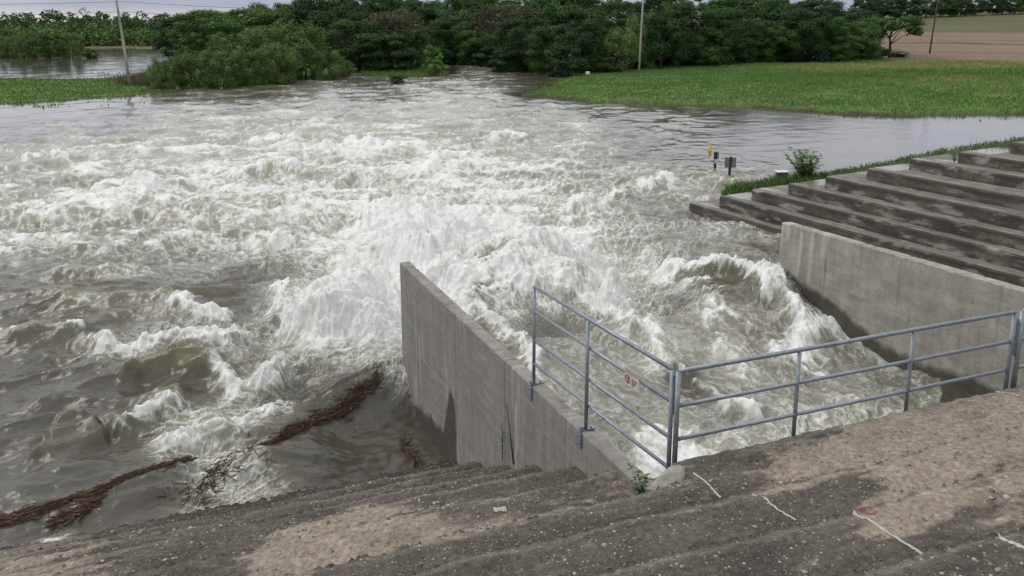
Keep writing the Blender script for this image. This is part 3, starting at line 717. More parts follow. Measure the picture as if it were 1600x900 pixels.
# mortar haunch at the fence corner
V = []
N = 14
for k, (rad, z) in enumerate([(.25, -.16), (.21, -.075), (.085, .055), (.075, .06)]):
    for i in range(N):
        a = 6.283 * i / N; q = 1 + .12 * math.sin(3 * a + k) + .06 * math.sin(5 * a)
        V.append((3.93 + rad * q * math.cos(a) * 1.05, 5.98 + rad * q * math.sin(a) * (.95 if math.sin(a) < 0 else .5), 3.11 + z))
V.append((3.93, 5.98, 3.173))
Fq = [(k * N + i, k * N + (i + 1) % N, (k + 1) * N + (i + 1) % N, (k + 1) * N + i) for k in range(3) for i in range(N)]
Fq += [(3 * N + i, 3 * N + (i + 1) % N, 4 * N, 4 * N) for i in range(0)]
mesh_np('mortar_haunch', np.array(V), np.array(Fq + [(3 * N + i, 3 * N + i + 1, 3 * N + N - 2 - i, 3 * N + (N - 1 - i)) for i in range(N // 2 - 1)]), plain('mortar', (0.29, 0.28, 0.25), .85, 0, .25, 14), dam)

# ------------------------------------------------------------------ concrete walls
def in_poly(P, x, y):
    ins = np.zeros(x.shape, bool); n = len(P)
    for i in range(n):
        ax, ay = P[i]; bx, by = P[(i + 1) % n]
        if ay != by: ins ^= ((ay > y) != (by > y)) & (x < (bx - ax) * (y - ay) / (by - ay) + ax)
    return ins
def wall_mat(name, c1, c2, joints, hj, seed):
    t = NT(name); o = t.obj()
    n1 = t.noise(o, 1.1, 6, 0.6, stretch=(1, 1, .35)); n2 = t.noise(o, 7, 5, 0.65); n3 = t.noise(o, 3.0, 5, 0.6, stretch=(1.5, 2.2, .16)); n4 = t.noise(o, 55, 3, 0.6)
    n5 = t.noise(o, 2.2, 4, .6, stretch=(1, .5, 3.2))
    c = t.mix(n1, c1, c2)
    c = t.mix(0.5, c, t.ramp(n3, [(0.30, (0.66, 0.66, 0.66)), (0.5, (1, 1, 1)), (0.72, (1.25, 1.24, 1.22))]), 'MULTIPLY')
    c = t.mix(0.6, c, t.ramp(n5, [(0.3, (0.78, 0.78, 0.78)), (0.7, (1.18, 1.18, 1.17))]), 'MULTIPLY')
    c = t.mix(0.5, c, t.ramp(n2, [(0.3, (0.72, 0.72, 0.72)), (0.7, (1.2, 1.2, 1.2))]), 'MULTIPLY')
    # grain of the form boards and small bug holes
    c = t.mix(0.4, c, t.ramp(n4, [(0.3, (0.7, 0.7, 0.7)), (0.65, (1.15, 1.15, 1.15))]), 'MULTIPLY')
    vo = t.n('ShaderNodeTexVoronoi'); vo.inputs['Scale'].default_value = 5.5; t.l(o, vo.inputs['Vector'])
    c = t.mix(t.math('MULTIPLY', t.math('LESS_THAN', vo.outputs['Distance'], .055), .6), c, (0.07, 0.068, 0.06))
    c = t.mix(t.attr('joint'), c, (0.10, 0.098, 0.09))
    c = t.mix(t.attr('lime_pale'), c, (0.50, 0.49, 0.46))
    wn = t.attr('wet')
    c = t.mix(wn, c, t.mix(n2, (0.040, 0.037, 0.030), (0.085, 0.079, 0.064)))
    t.color(c); t.rough(t.math('SUBTRACT', .85, t.math('MULTIPLY', wn, .35)))
    t.bump(t.math('ADD', t.math('ADD', n4, n2), t.math('MULTIPLY', t.attr('joint'), -2.0)), 0.35, 0.008)
    return t.m
def wall(name, label, O, I, z0, z1, face, wetfn, jointfn, limefn, mat):
    """O outer line (far,near), I inner line (far,near); both long faces are fine grids"""
    th_ = thing(name, label, 'wall', (O[1][0], O[1][1], 0))
    Vs = []; Fs = []; W = []; J = []; Lm = []; base = 0
    def sheet(Pf, flip):
        nonlocal base
        V = np.array(Pf); nr, nc = V.shape[:2]
        f = grid_faces(nr, nc)
        if flip: f = f[:, ::-1]
        Vs.append(V.reshape(-1, 3)); Fs.append(f + base); base += nr * nc
    def lin(a, b, n): return [a + (b - a) * k / (n - 1) for k in range(n)]
    L = math.hypot(O[0][0] - O[1][0], O[0][1] - O[1][1]); nu = int(L / .03); nz = int((z1 - z0) / .03)
    us = np.linspace(0, 1, nu); zz = np.linspace(z0, z1 - .02, nz)
    for A_b, flip in ((O, True), (I, False)):
        (ax, ay), (bx, by) = A_b
        xx = ax + (bx - ax) * us; yy = ay + (by - ay) * us
        sheet(np.stack([np.tile(xx, (nz, 1)), np.tile(yy, (nz, 1)), np.repeat(zz[:, None], nu, 1)], 2), flip)
    # top with arris, then the ends
    def strip_(a, b):
        sheet([[p for p in a], [p for p in b]], False)
    def row(A_b, z, ins):
        (ax, ay), (bx, by) = A_b
        return [(ax + (bx - ax) * k + ins, ay + (by - ay) * k, z) for k in us]
    sgn = 1 if O[0][0] < I[0][0] else -1
    strip_(row(O, z1 - .02, 0), row(O, z1, .02 * sgn)); strip_(row(O, z1, .02 * sgn), row(I, z1, -.02 * sgn)); strip_(row(I, z1, -.02 * sgn), row(I, z1 - .02, 0))
    for k in (0, 1):
        zz2 = np.linspace(z0, z1 - .004, 60); wv_ = np.linspace(0, 1, 8)
        sheet([[(O[k][0] + (I[k][0] - O[k][0]) * q, O[k][1] + (I[k][1] - O[k][1]) * q, z) for q in wv_] for z in zz2], k == 1)
    V = np.concatenate(Vs); Fq = np.concatenate(Fs)
    V[:, :2] -= np.array(O[1])
    topv = V[:, 2] > z1 - .03
    V[:, 2] -= topv * (.022 * sstep(.30, .62, perlin(V[:, 1] / .13, V[:, 0] / .13, 241)) + .010 * sstep(.1, .6, perlin(V[:, 1] / .45, V[:, 0] / .3, 242)) + .004 * perlin(V[:, 1] / .05, V[:, 0] / .05, 243))
    yw = V[:, 1] + O[1][1]
    ob = mesh_np('wall_body', V, Fq, mat, th_, attrs=dict(wet=wetfn(yw, V[:, 2]), joint=jointfn(yw, V[:, 2]), lime_pale=limefn(yw, V[:, 2])))
    m = ob.data; bm = bmesh.new(); bm.from_mesh(m); bmesh.ops.remove_doubles(bm, verts=bm.verts[:], dist=.0005); bmesh.ops.recalc_face_normals(bm, faces=bm.faces[:]); bm.to_mesh(m); bm.free()
    for p_ in m.polygons: p_.use_smooth = False
    return th_
LWET = [(16, -2), (16, -.20), (15.6, -.18), (14.75, -.12), (14.34, -.14), (13.95, .02), (13.85, -.06), (13.5, .04), (13.36, .16), (13.1, .06), (12.83, .18), (12.66, .12), (12.55, .40), (12.44, .86), (12.30, 1.13), (12.10, 1.16), (12.02, .88), (11.98, -2)]
def lwet(y, z):
    a = in_poly(LWET, y + .05 * perlin(y / .09, z / .6, 171) + .04 * perlin(y / .3, z / .3, 172), z + .14 * perlin(y / .16, z / .9, 173) + .05 * perlin(y / .05, z / .1, 174)).astype(float)
    b = in_poly(LWET, y + .05 * perlin(y / .07, z / .2, 251), z + .10 * perlin(y / .07, z / .5, 252) + .05).astype(float)
    return a * .62 + b * .30
def ljoint(y, z):
    j = np.zeros(y.shape)
    for yy, s in ((11.97, .8), (9.92, .9), (14.0, .35), (8.1, .5)): j = np.maximum(j, s * sstep(.024, .008, np.abs(y - yy)))
    j = np.maximum(j, .30 * sstep(.03, .01, np.abs(z - 1.05)) * (y > 12) * (perlin(y / .8, z * 0, 175) > -.3))
    for hy in np.arange(7.6, 15, 1.22):
        for hz in (.62, 1.55, 2.2): j = np.maximum(j, .55 * (np.hypot(y - hy - .03 * math.sin(hy * 9), z - hz) < .028))
    for k in range(18): j = np.maximum(j, .14 * sstep(.02, .006, np.abs(y - 7.2 - .49 * k)))
    return j
def llime(y, z):
    l = .35 * sstep(.18, .5, perlin(y / .11, z / 1.6, 176)) * sstep(.0, .35, perlin(y / .9, z / 2.5, 177))
    l = np.maximum(l, .5 * sstep(.05, .01, np.abs(y - 9.55 + .05 * perlin(z / .3, y * 0, 178))) * (z > 1.15) * (z < 2.2))
    l = np.maximum(l, .28 * sstep(.02, .006, np.abs(z - 1.09)) * (y > 12))
    l = np.maximum(l, .22 * sstep(.3, .6, perlin(y / .5 + z / .25, z / .06 - y * 1.5, 179)) * sstep(-.1, .3, perlin(y / 1.2, z / 1.2, 180)))
    return l
wall('concrete_wall', 'tall grey concrete guide wall in the middle, ending in the plume of white water', [(3.09, 15.15), (3.86, 6.18)], [(3.31, 15.16), (4.055, 6.18)], -1.4, 2.68, 'O', lwet, ljoint, llime,
     wall_mat('guide_wall_concrete', (0.205, 0.198, 0.182), (0.285, 0.275, 0.252), None, None, 1))
RWET = [(9, -2), (9, .62), (10.16, .66), (11.2, .52), (12.12, .60), (12.8, .87), (13.52, 1.16), (14.47, 1.34), (15.3, 1.56), (15.3, -2)]
def rwet(y, z):
    q = [in_poly(RWET, y, z + o + .06 * perlin(y / .22, z / .5, 181) + .04 * perlin(y / .06, z / .1, 182 + i)).astype(float) for i, o in enumerate((-.02, .03, .08))]
    return .40 * q[0] + .30 * q[1] + .22 * q[2]
def rjoint(y, z):
    j = .75 * sstep(.03, .01, np.abs(y - 13.77)) * ((z < 2.1) & (z > 1.5)) + .3 * sstep(.025, .01, np.abs(y - 13.77))
    for yy, s in ((11.88, .35), (9.8, .35), (14.6, .2)): j = np.maximum(j, s * sstep(.025, .01, np.abs(y - yy)))
    for hy in np.arange(9.0, 15, 1.3):
        for hz in (1.35, 2.15): j = np.maximum(j, .5 * (np.hypot(y - hy - .05 * math.sin(hy * 7), z - hz) < .03))
    j = np.maximum(j, .18 * sstep(.025, .01, np.abs(z - 1.42 - .02 * perlin(y / .6, z * 0, 244))))
    return np.minimum(j, 1)
def rlime(y, z):
    l = .55 * sstep(.12, .42, perlin(y / .16, z / 1.1, 183)) * sstep(13.2, 14.2, y)
    l = np.maximum(l, .24 * sstep(.0, .6, perlin(y / .5, z / .35, 184) + .6 * perlin(y / .1, z / .06, 185) + .4 * perlin(y / .2, z / .5, 186)))
    return np.minimum(l, .8)
wall('concrete_wall', 'mottled grey concrete guide wall on the right, below the flight of big concrete steps', [(12.75, 15.14), (13.98, 6.16)], [(12.99, 15.12), (14.25, 6.16)], -1.4, 2.68, 'O', rwet, rjoint, rlime,
     wall_mat('mottled_wall_concrete', (0.255, 0.244, 0.214), (0.345, 0.33, 0.29), None, None, 2))

# ------------------------------------------------------------------ big steps on the right
t = NT('weathered_step_concrete'); o = t.pos()
n1 = t.noise(o, .9, 6, .65); n2 = t.noise(o, 5, 6, .7, stretch=(1, 1, 2.0)); n3 = t.noise(o, 3.2, 7, .7, stretch=(1, .7, 1.6)); n4 = t.noise(o, 40, 3, .6)
c = t.mix(t.ramp(n1, [(.35, (0, 0, 0)), (.65, (1, 1, 1))]), (0.074, 0.067, 0.053), (0.138, 0.126, 0.100))
c = t.mix(.85, c, t.ramp(n3, [(.3, (.6, .6, .6)), (.5, (1, 1, 1)), (.75, (1.3, 1.28, 1.25))]), 'MULTIPLY')
c = t.mix(.7, c, t.ramp(n2, [(.3, (.55, .55, .55)), (.7, (1.4, 1.38, 1.33))]), 'MULTIPLY')
lm = t.noise(o, 3.1, 6, .75, stretch=(1, .7, 1.4))
c = t.mix(t.ramp(lm, [(.60, (0, 0, 0)), (.74, (.7, .7, .7))]), c, (0.31, 0.295, 0.26))
c = t.mix(t.attr('streak'), c, (0.036, 0.034, 0.030))
c = t.mix(t.attr('lime_pale'), c, (0.37, 0.36, 0.33))
t.color(c)
pud = t.attr('wet')
t.rough(t.math('SUBTRACT', .9, t.math('MULTIPLY', pud, .82)))
t.b.inputs['Specular IOR Level'].default_value = .5
bh = t.math('MULTIPLY', t.math('ADD', n4, n2), t.math('SUBTRACT', 1.0, pud))
t.bump(bh, .5, .02)
stepmat = t.m
ES = thing('concrete_steps', 'flight of nine long dark weathered concrete steps on the right bank behind the mottled wall', 'concrete steps')
SD = np.array((-.148, .989)); SN = np.array((.989, .148))
TIPS = [((1077, 317), .24), ((1125, 306), .74), ((1175, 295.5), 1.18), ((1232, 287), 1.60), ((1290, 275.5), 2.03), ((1355, 263), 2.45), ((1422, 248), 2.85), ((1498, 237.5), 3.22), ((1580, 222), 3.60), ((1665, 208), 3.98), ((1760, 192), 4.36)]
tips = [np.array(at(u, v, z)[:2]) for (u, v), z in TIPS]
step_top = []
for k, ((uv, z), T) in enumerate(zip(TIPS, tips)):
    z0 = -1.2
    nxt = tips[k + 1] if k + 1 < len(tips) else T + np.array((1.2, -1.0))
    wid = max(.6, float((nxt - T) @ SN)) + 1.9
    length = T[1] - 4.5
    step_top.append((T, wid, z))
    nl = int(length / .06); hz = z - (TIPS[k - 1][1] - .25 if k else -1.0)
    zz = np.concatenate([np.linspace(z - hz, z - .03, 14)]); zz = np.r_[-1.2, zz]
    ll = np.linspace(0, length, nl); Vs = []; Fs = []; base = 0
    rad = RNG.integers(0, 1000)
    def put(G, flip=False):
        global base_
        nr, nc = G.shape[:2]; f = grid_faces(nr, nc)
        Fs.append((f[:, ::-1] if flip else f) + sum(len(v) for v in Vs)); Vs.append(G.reshape(-1, 3))
    def P(l, off, z): return np.stack(np.broadcast_arrays(T[0] - SD[0] * l + SN[0] * off, T[1] - SD[1] * l + SN[1] * off, z), -1)
    er = .02 * fbm(ll / .5, ll * 0 + k * 7.7, 191, 4) + .012 * perlin(ll / .12, ll * 0 + k * 3.3, 192)
    chip = .05 * sstep(.3, .6, fbm(ll / .9, ll * 0 + k * 5.1, 193, 3))
    # front face leaning back a little, with a worn arris
    G = np.stack([P(ll, (.04 if zq > z - .05 else 0) + er * .6 - (.0 if zq > 0 else .0), zq - (chip if zq > z - .05 else 0)) for zq in zz]); put(G)
    inn = float((nxt - T) @ SN) + .04
    offs = [.04, .07, .11] + list(np.linspace(.16, inn + .05, 8)) + [inn + .5, inn + 1.0, wid]
    G = np.stack([P(ll, of + er * (1 if of < .2 else 0), (z - .03 - chip) if of == .04 else z - .004 - .004 * (of - .1)) for of in offs]); put(G)
    # end face
    ww = np.linspace(0.04, wid, 16)
    G = np.stack([P(ww * 0, ww, zq if zq < z - .05 else z - .012) for zq in zz]); put(G, True)
    V = np.concatenate(Vs); Fq = np.concatenate(Fs)
    l_ = (T[0] - V[:, 0]) * SD[0] + (T[1] - V[:, 1]) * SD[1]; of_ = (V[:, 0] - T[0]) * SN[0] + (V[:, 1] - T[1]) * SN[1]
    top = (V[:, 2] > z - .035) & (of_ > .055)
    fr = ~top
    zr_ = V[:, 2] - z
    streak = np.where(fr, np.clip(.46 + 1.1 * fbm(l_ / 1.3, zr_ / .22 + k * 11, 195, 5) + .55 * sstep(-.22, -.02, zr_) + .35 * sstep(-.30, -.45, zr_), 0, .9), .35 * sstep(.1, .5, fbm(l_ / 1.2, of_ / .25 + k, 196, 4)))
    streak = np.maximum(streak, np.where(fr, .7 * sstep(.05, .015, np.abs((l_ + .9 * k) % 3.1 - 1.5)), 0))
    lime_pale = np.where(fr, (.35 + .3 * ((k * 37) % 5) / 4) * sstep(.12, .46, fbm(l_ / (.7 + .25 * (k % 3)), zr_ / .28 + k * 5, 199, 6, .62) + .16 * sstep(-.1, -.3, zr_)), .35 * sstep(.1, .45, fbm(l_ / 1.1, of_ / .2 + k * 3, 197, 3)) + .18)
    edge = sstep(.20, .02, np.abs(of_ - inn + .02))
    pudd = np.where(top, np.maximum(sstep(.22, .34, fbm(l_ / 2.2, of_ / .5 + k * 9, 198, 3)) * .8, edge * sstep(-.1, .15, fbm(l_ / 1.7, l_ * 0 + k * 4.4, 194, 3))), 0)
    lime_pale = np.where(top, np.maximum(lime_pale, .85 * sstep(.13, .02, np.abs(of_ - inn + .05)) * sstep(-.02, .16, fbm(l_ / 1.3, l_ * 0 + k * 4.4, 194, 4))), lime_pale)  # broken pale line along the inner edge of each tread
    if k in (1, 3, 5, 7): pudd = np.where(top & (l_ < .8) & (of_ > .35), np.maximum(pudd, .9), pudd)
    mesh_np('step', V, Fq, stepmat, ES, attrs=dict(streak=streak, lime_pale=lime_pale, wet=pudd), smooth=False)
# earth embankment the steps run into
NB = 60
tp = np.array([T + SN * 1.5 - SD * .25 for T in tips]); tz = np.array([z for _, z in TIPS])
par = np.linspace(-.75, len(tips) - 1.05, NB)
bx = np.interp(par, np.arange(len(tips)), tp[:, 0]); by = np.interp(par, np.arange(len(tips)), tp[:, 1]); bz = np.interp(par, np.arange(len(tips)), tz)
bz[par < 0] = .30 + par[par < 0] * .55; bx[par < 0] = tp[0, 0] + (par[par < 0]) * -.2 + .1; by[par < 0] = tp[0, 1] - par[par < 0] * 1.2
prof = [(-.6, -1.6), (-.42, -.16), (.1, -.04), (.6, .02), (1.3, -.14), (2.4, -.75), (4.4, -2.0), (8, -4.8)]
G = []
for q, (o_, dz_) in enumerate(prof):
    ox, oy = .70, .72                     # outwards: away from the camera, to the right
    nn = .12 * fbm(bx / 1.1 + q, by / 1.1, 201, 3)
    G.append(np.stack([bx + ox * (o_ + .55) + .35, by + oy * (o_ + .55) + .15, bz - .02 + dz_ + nn * (1 if o_ > .1 else .2)], 1))
emb = structure(mesh_np('embankment', np.stack(G).reshape(-1, 3), grid_faces(len(prof), NB), plain('embankment_soil', (0.06, 0.075, 0.03), .95, 0, .4, 5)))

#@@RAILS
# ------------------------------------------------------------------ galvanised railings
t = NT('painted_steel'); n = t.noise(t.obj(), 18, 4, .6)
n2 = t.noise(t.obj(), 4, 4, .6)
t.color(t.mix(.5, t.ramp(n, [(.3, (.22, .245, .285)), (.7, (.30, .33, .37))]), t.ramp(n2, [(.3, (.7, .7, .7)), (.7, (1.25, 1.25, 1.25))]), 'MULTIPLY')).rough(.42)
t.b.inputs['Metallic'].default_value = .35
steel = t.m
TOP = 4.08
def rail_run(label, posts, rails, A, B, feet, end_tail=None):
    ra = thing('railing', label, 'railing', (A[0], A[1], TOP - 1.1), 0, 'blue grey tube railings above the chute')
    o0 = Vector((A[0], A[1], TOP - 1.1))
    a = Vector(A); b = Vector(B)
    for i, z in enumerate(rails):
        MB().tube(Vector((*a, z)) - o0, Vector((*b, z)) - o0, .024 if i == 0 else .021, seg=14).build('rail', steel, ra, True)
    for (x, y, zb_, r) in posts:
        MB().tube(Vector((x, y, zb_)) - o0, Vector((x, y, TOP - .005)) - o0, r, seg=14).build('post', steel, ra, True)
    return ra, o0
LZ = [TOP, 3.73, 3.325, 2.985]
lf, o0 = rail_run('blue grey four bar railing running out along the middle concrete wall', [(3.655, 9.08, 2.60, .023), (3.80, 7.74, 2.60, .023), (4.035, 6.262, 2.70, .024)], LZ, (3.655, 9.08), (4.035, 6.262), None)
for (x, y) in ((3.655, 9.08), (3.80, 7.74)):
    wx_ = LIN(y, 3.09, 15.15, 3.86, 6.18)
    b = MB(); b.box(Vector((wx_ - .012, y, 2.57)) - o0, (.016, .10, .20)); b.box(Vector((wx_ + .09, y - .0, 2.687)) - o0, (.22, .055, .012))
    b.box(Vector((wx_ + .015, y, 2.71)) - o0, (.05, .05, .05))
    for dzz in (-.06, .04):
        b.tube(Vector((wx_ - .018, y + .025, 2.57 + dzz)) - o0, Vector((wx_ - .04, y + .025, 2.57 + dzz)) - o0, .012, seg=6)
    b.tube(Vector((wx_ + .14, y, 2.69)) - o0, Vector((wx_ + .14, y, 2.715)) - o0, .014, seg=6)
    b.build('bracket', steel, lf)
RZ = [TOP, 3.70, 3.33]
mf, o1 = rail_run('blue grey three bar railing along the dam ledge above the foaming chute', [(4.065, 6.20, 2.9, .027), (5.57, 6.20, 2.9, .022), (7.18, 6.20, 2.9, .022), (8.80, 6.20, 2.9, .027)], RZ, (4.065, 6.20), (8.80, 6.20), None)
def bolt_plate(x, y, zlo, zhi, o, par, dirx=1):
    b = MB(); b.box(Vector((x, y, (zlo + zhi) / 2)) - o, (.05, .014, zhi - zlo))
    for z in (zlo + .05, zhi - .05): b.tube(Vector((x, y - .006, z)) - o, Vector((x, y - .024, z)) - o, .012, seg=6)
    return b.build('bolted_plate', steel, par)
bolt_plate(4.05, 6.232, 3.6, 4.03, o1, mf)
rf, o2 = rail_run('blue grey railing bay cut by the right edge of the photo, carrying a warning sign', [(8.93, 6.20, 2.9, .034), (10.5, 6.20, 2.9, .022), (12.1, 6.20, 2.9, .022)], RZ, (8.93, 6.20), (12.2, 6.20), None)
bolt_plate(8.865, 6.215, 3.5, 3.98, o2, rf)

# ------------------------------------------------------------------ signs
ms_w = plain('faded_sign_white', (0.56, 0.53, 0.47), .6, 0, .12, 12)
ms_p = plain('faded_sign_pink', (0.50, 0.41, 0.36), .6, 0, .1, 12)
ms_r = plain('sign_red', (0.42, 0.035, 0.05), .55, 0, .15, 12)
ms_k = plain('sign_black', (0.012, 0.012, 0.012), .6, 0, .1, 12)
ms_y = plain('sign_yellow', (0.60, 0.40, 0.05), .55, 0, .12, 12)
ms_g = plain('sign_faded_print', (0.36, 0.30, 0.27), .6, 0, .1, 12)
def sign_frame(loc, xdir):
    q = Vector((xdir[0], xdir[1], 0)).normalized(); nrm = q.cross(Vector((0, 0, 1)))     # normal faces the reader
    return Matrix(((q.x, nrm.x * -1, 0), (q.y, nrm.y * -1, 0), (0, 0, 1))), nrm
def add_ring(parent, c, ro, ri, mat, name, y=-.006, slash=True, n=28):
    V = []; Fq = []
    for k in range(n):
        a = 6.2832 * k / n
        V += [(c[0] + ro * math.cos(a), y, c[1] + ro * math.sin(a)), (c[0] + ri * math.cos(a), y, c[1] + ri * math.sin(a))]
    for k in range(n):
        j = (k + 1) % n; Fq.append((2 * k, 2 * k + 1, 2 * j + 1, 2 * j))
    if slash:
        d = ri * .74; w_ = (ro - ri) * .5; b = len(V)
        V += [(c[0] - d - w_ * .7, y - .002, c[1] + d - w_ * .7), (c[0] - d + w_ * .7, y - .002, c[1] + d + w_ * .7), (c[0] + d + w_ * .7, y - .002, c[1] - d + w_ * .7), (c[0] + d - w_ * .7, y - .002, c[1] - d - w_ * .7)]
        Fq.append((b, b + 1, b + 2, b + 3))
    return mesh_np(name, np.array(V), np.array(Fq), mat, parent, smooth=False)
def add_flat(parent, polys, mat, name, y=-.005):
    V = []; Fq = []
    for P in polys:
        b = len(V); V += [(x, y, z) for x, z in P]; Fq.append(tuple(range(b, b + len(P))))
    me = bpy.data.meshes.new(name); me.from_pydata(V, [], Fq); me.materials.append(mat)
    o = bpy.data.objects.new(name, me); COL.objects.link(o); o.parent = parent; return o
def rect(x0, z0, x1, z1): return [(x0, z0), (x1, z0), (x1, z1), (x0, z1)]
def figure(cx_, cz, s): # swimmer falling over an edge: head, torso, arm and leg
    return [[(cx_ + s * .30 + s * .16 * math.cos(a), cz + s * .55 + s * .16 * math.sin(a)) for a in [6.283 * k / 10 for k in range(10)]],
            [(cx_ + .12 * s, cz + .42 * s), (cx_ + .45 * s, cz + .30 * s), (cx_ + .38 * s, cz - .35 * s), (cx_ + .12 * s, cz - .35 * s)],
            [(cx_ - .35 * s, cz - .55 * s), (cx_ + .35 * s, cz - .55 * s), (cx_ + .35 * s, cz - .33 * s), (cx_ - .05 * s, cz - .33 * s)]]
# sign tied to the long railing: it hangs on the second bar
def warn_fence():
    f = .73
    x = LIN(6.85, 3.655, 9.08, 4.035, 6.262); d = Vector((4.035 - 3.655, 6.262 - 9.08))
    s_ = thing('warning_sign', 'small faded cream warning sign with red no swimming circle on the long railing', 'sign', (x - .032, 6.88, 3.71), math.atan2(d.y, d.x)); s_.scale = (.85, .85, .85)
    MB().box((0, .0, 0), (.30, .006, .24), bevel=.001).build('sign_plate', ms_w, s_)
    add_flat(s_, [rect(-.145, .035, .145, .112)], ms_p, 'sign_header', -.0045)
    # faded lettering of the header, no longer readable
    add_flat(s_, [rect(-.125 + .042 * k, .055, -.10 + .042 * k, .093) for k in range(6)], ms_g, 'faded_lettering', -.0062)
    add_ring(s_, (-.088, -.035), .058, .045, ms_r, 'prohibition_ring')
    add_flat(s_, figure(-.088, -.035, .062), ms_k, 'figure', -.0055)
    add_flat(s_, [rect(.0, -.018, .05, -.002), rect(.058, -.018, .11, -.002), rect(.0, -.055, .035, -.036), rect(.042, -.055, .085, -.036), rect(.0, -.085, .06, -.07)], ms_k, 'lettering', -.0055)
warn_fence()
s_ = thing('warning_sign', 'yellow and white warning sign with black triangle at the right edge of the photo', 'sign', (8.995, 6.16, 3.98))
MB().box((.045, 0, 0), (.20, .006, .30), bevel=.001).build('sign_plate', ms_w, s_)
add_flat(s_, [rect(-.053, .05, .143, .148)], ms_y, 'sign_header', -.0045)
add_flat(s_, [[(-.04, .064), (.012, .064), (-.014, .118)]], ms_k, 'hazard_triangle', -.0062)
add_ring(s_, (-.0, -.03), .052, .041, ms_r, 'prohibition_ring')
add_flat(s_, figure(-.0, -.03, .052), ms_k, 'figure', -.0055)
add_flat(s_, [rect(.065, -.02, .13, -.005), rect(.065, -.05, .115, -.036), rect(-.04, -.115, .12, -.102)], ms_k, 'lettering', -.0055)
# small sign on the outer face of the middle wall, at the water
xw = LIN(15.45 - .35, 3.09, 15.15, 3.86, 6.18)
s_ = thing('warning_sign', 'small white and red sign fixed low on the middle wall just above the water', 'sign', (xw - .012, 14.98, .06), math.atan2(-1, .086))
MB().box((0, 0, 0), (.30, .006, .34), bevel=.001).build('sign_plate', ms_w, s_)
add_flat(s_, [rect(-.13, .03, .13, .06), rect(-.13, .10, .13, .13), rect(-.13, -.03, .06, -.005)], ms_r, 'red_print', -.0055)
add_flat(s_, [rect(-.12, -.08, .12, -.06), rect(-.12, -.12, .08, -.10)], ms_k, 'lettering', -.0055)
# far white board by the meadow's corner
x, y, z = at(918, 127, .25); gzz = float(ground_z(np.array([x]), np.array([y]))[0])
s_ = thing('sign_board', 'small white sign board on a post at the far tip of the meadow', 'sign', (x, y, gzz), -HEAD)
MB().tube((0, .03, -.2), (0, .03, 1.25), .05).build('post', plain('weathered_wood', (.09, .075, .06)), s_)
MB().box((0, 0, 1.1), (.5, .05, .38), bevel=.01).build('board', plain('white_board', (.7, .7, .68)), s_)
# markers standing in the flood
dk = plain('dark_post', (.03, .034, .04), .6)
gy = plain('grey_panel', (.16, .165, .165), .6)
x, y, _ = at(1117, 264, 0)
s_ = thing('marker_post', 'dark post with a pale band standing alone in the flood', 'marker post', (x, y, 0), -HEAD)
MB().box((0, 0, .13), (.12, .12, 1.6), bevel=.01).build('post', dk, s_)
MB().box((.02, -.075, .42), (.16, .02, .22)).build('band', plain('pale_band', (.5, .5, .48)), s_)
MB().box((.05, .05, .72), (.28, .02, .36)).build('panel', gy, s_)
x, y, _ = at(1140, 278, 0)
s_ = thing('notice_post', 'grey notice board on a dark post in the flood beside the grassy bank', 'notice', (x, y, 0), -HEAD)
MB().box((0, .06, .15), (.11, .11, 1.7), bevel=.01).build('post', dk, s_)
b = MB(); b.box((.0, 0, .78), (.56, .04, .52), bevel=.01); b.build('board', gy, s_)
MB().box((.0, -.03, .78), (.10, .03, .62)).build('batten', dk, s_)
x, y, _ = at(1109, 236, 0)
s_ = thing('float_marker', 'slim yellow marker standing up out of the flood', 'marker', (x, y, 0), -HEAD)
b = MB(); b.tube((0, 0, -.3), (0, 0, .36), .13, .10); b.build('body', plain('marker_yellow', (.55, .42, .07), .6), s_, True)
MB().tube((0, 0, .36), (0, 0, .44), .05, .02).build('cap', plain('marker_cap', (.4, .3, .06)), s_, True)
MB().tube((0, 0, -.05), (0, 0, .03), .17).build('collar', plain('marker_collar', (.35, .30, .12)), s_, True)
x, y, _ = at(1220, 279, .9)
s_ = thing('utility_box', 'small dark green box with white top in the grass of the bank', 'utility box', (x + .3, y + .3, .70), -HEAD)
MB().box((0, 0, .17), (.46, .40, .5), bevel=.02).build('housing', plain('box_green', (.015, .04, .035), .4), s_)
MB().box((0, 0, .44), (.56, .45, .05), bevel=.015).build('lid', plain('lid_white', (.6, .63, .63), .4), s_)
# wire cage marker at the tip of the meadow
x, y, _ = at(827, 152, 0)
s_ = thing('wire_cage', 'small grey wire cage standing in the shallows off the meadow tip', 'cage', (x, y, -.1), -HEAD)
for i in range(4):
    MB().tube((-.7 + .47 * i, 0, 0), (-.7 + .47 * i, 0, 1.1), .03, seg=6).build('upright', gy, s_)
for z in (.35, 1.05): MB().tube((-.75, 0, z), (.75, 0, z), .03, seg=6).build('crossbar', gy, s_)
x, y, _ = at(575 - 31, 129, 0)
s_ = MB().tube((0, 0, -.4), (.05, 0, 1.05), .09, .06).build('stake', plain('stake_wood', (.10, .08, .06)))
s_.location = (x, y, 0); tag(s_, 'short wooden stake standing in the river off the left bank', 'stake')

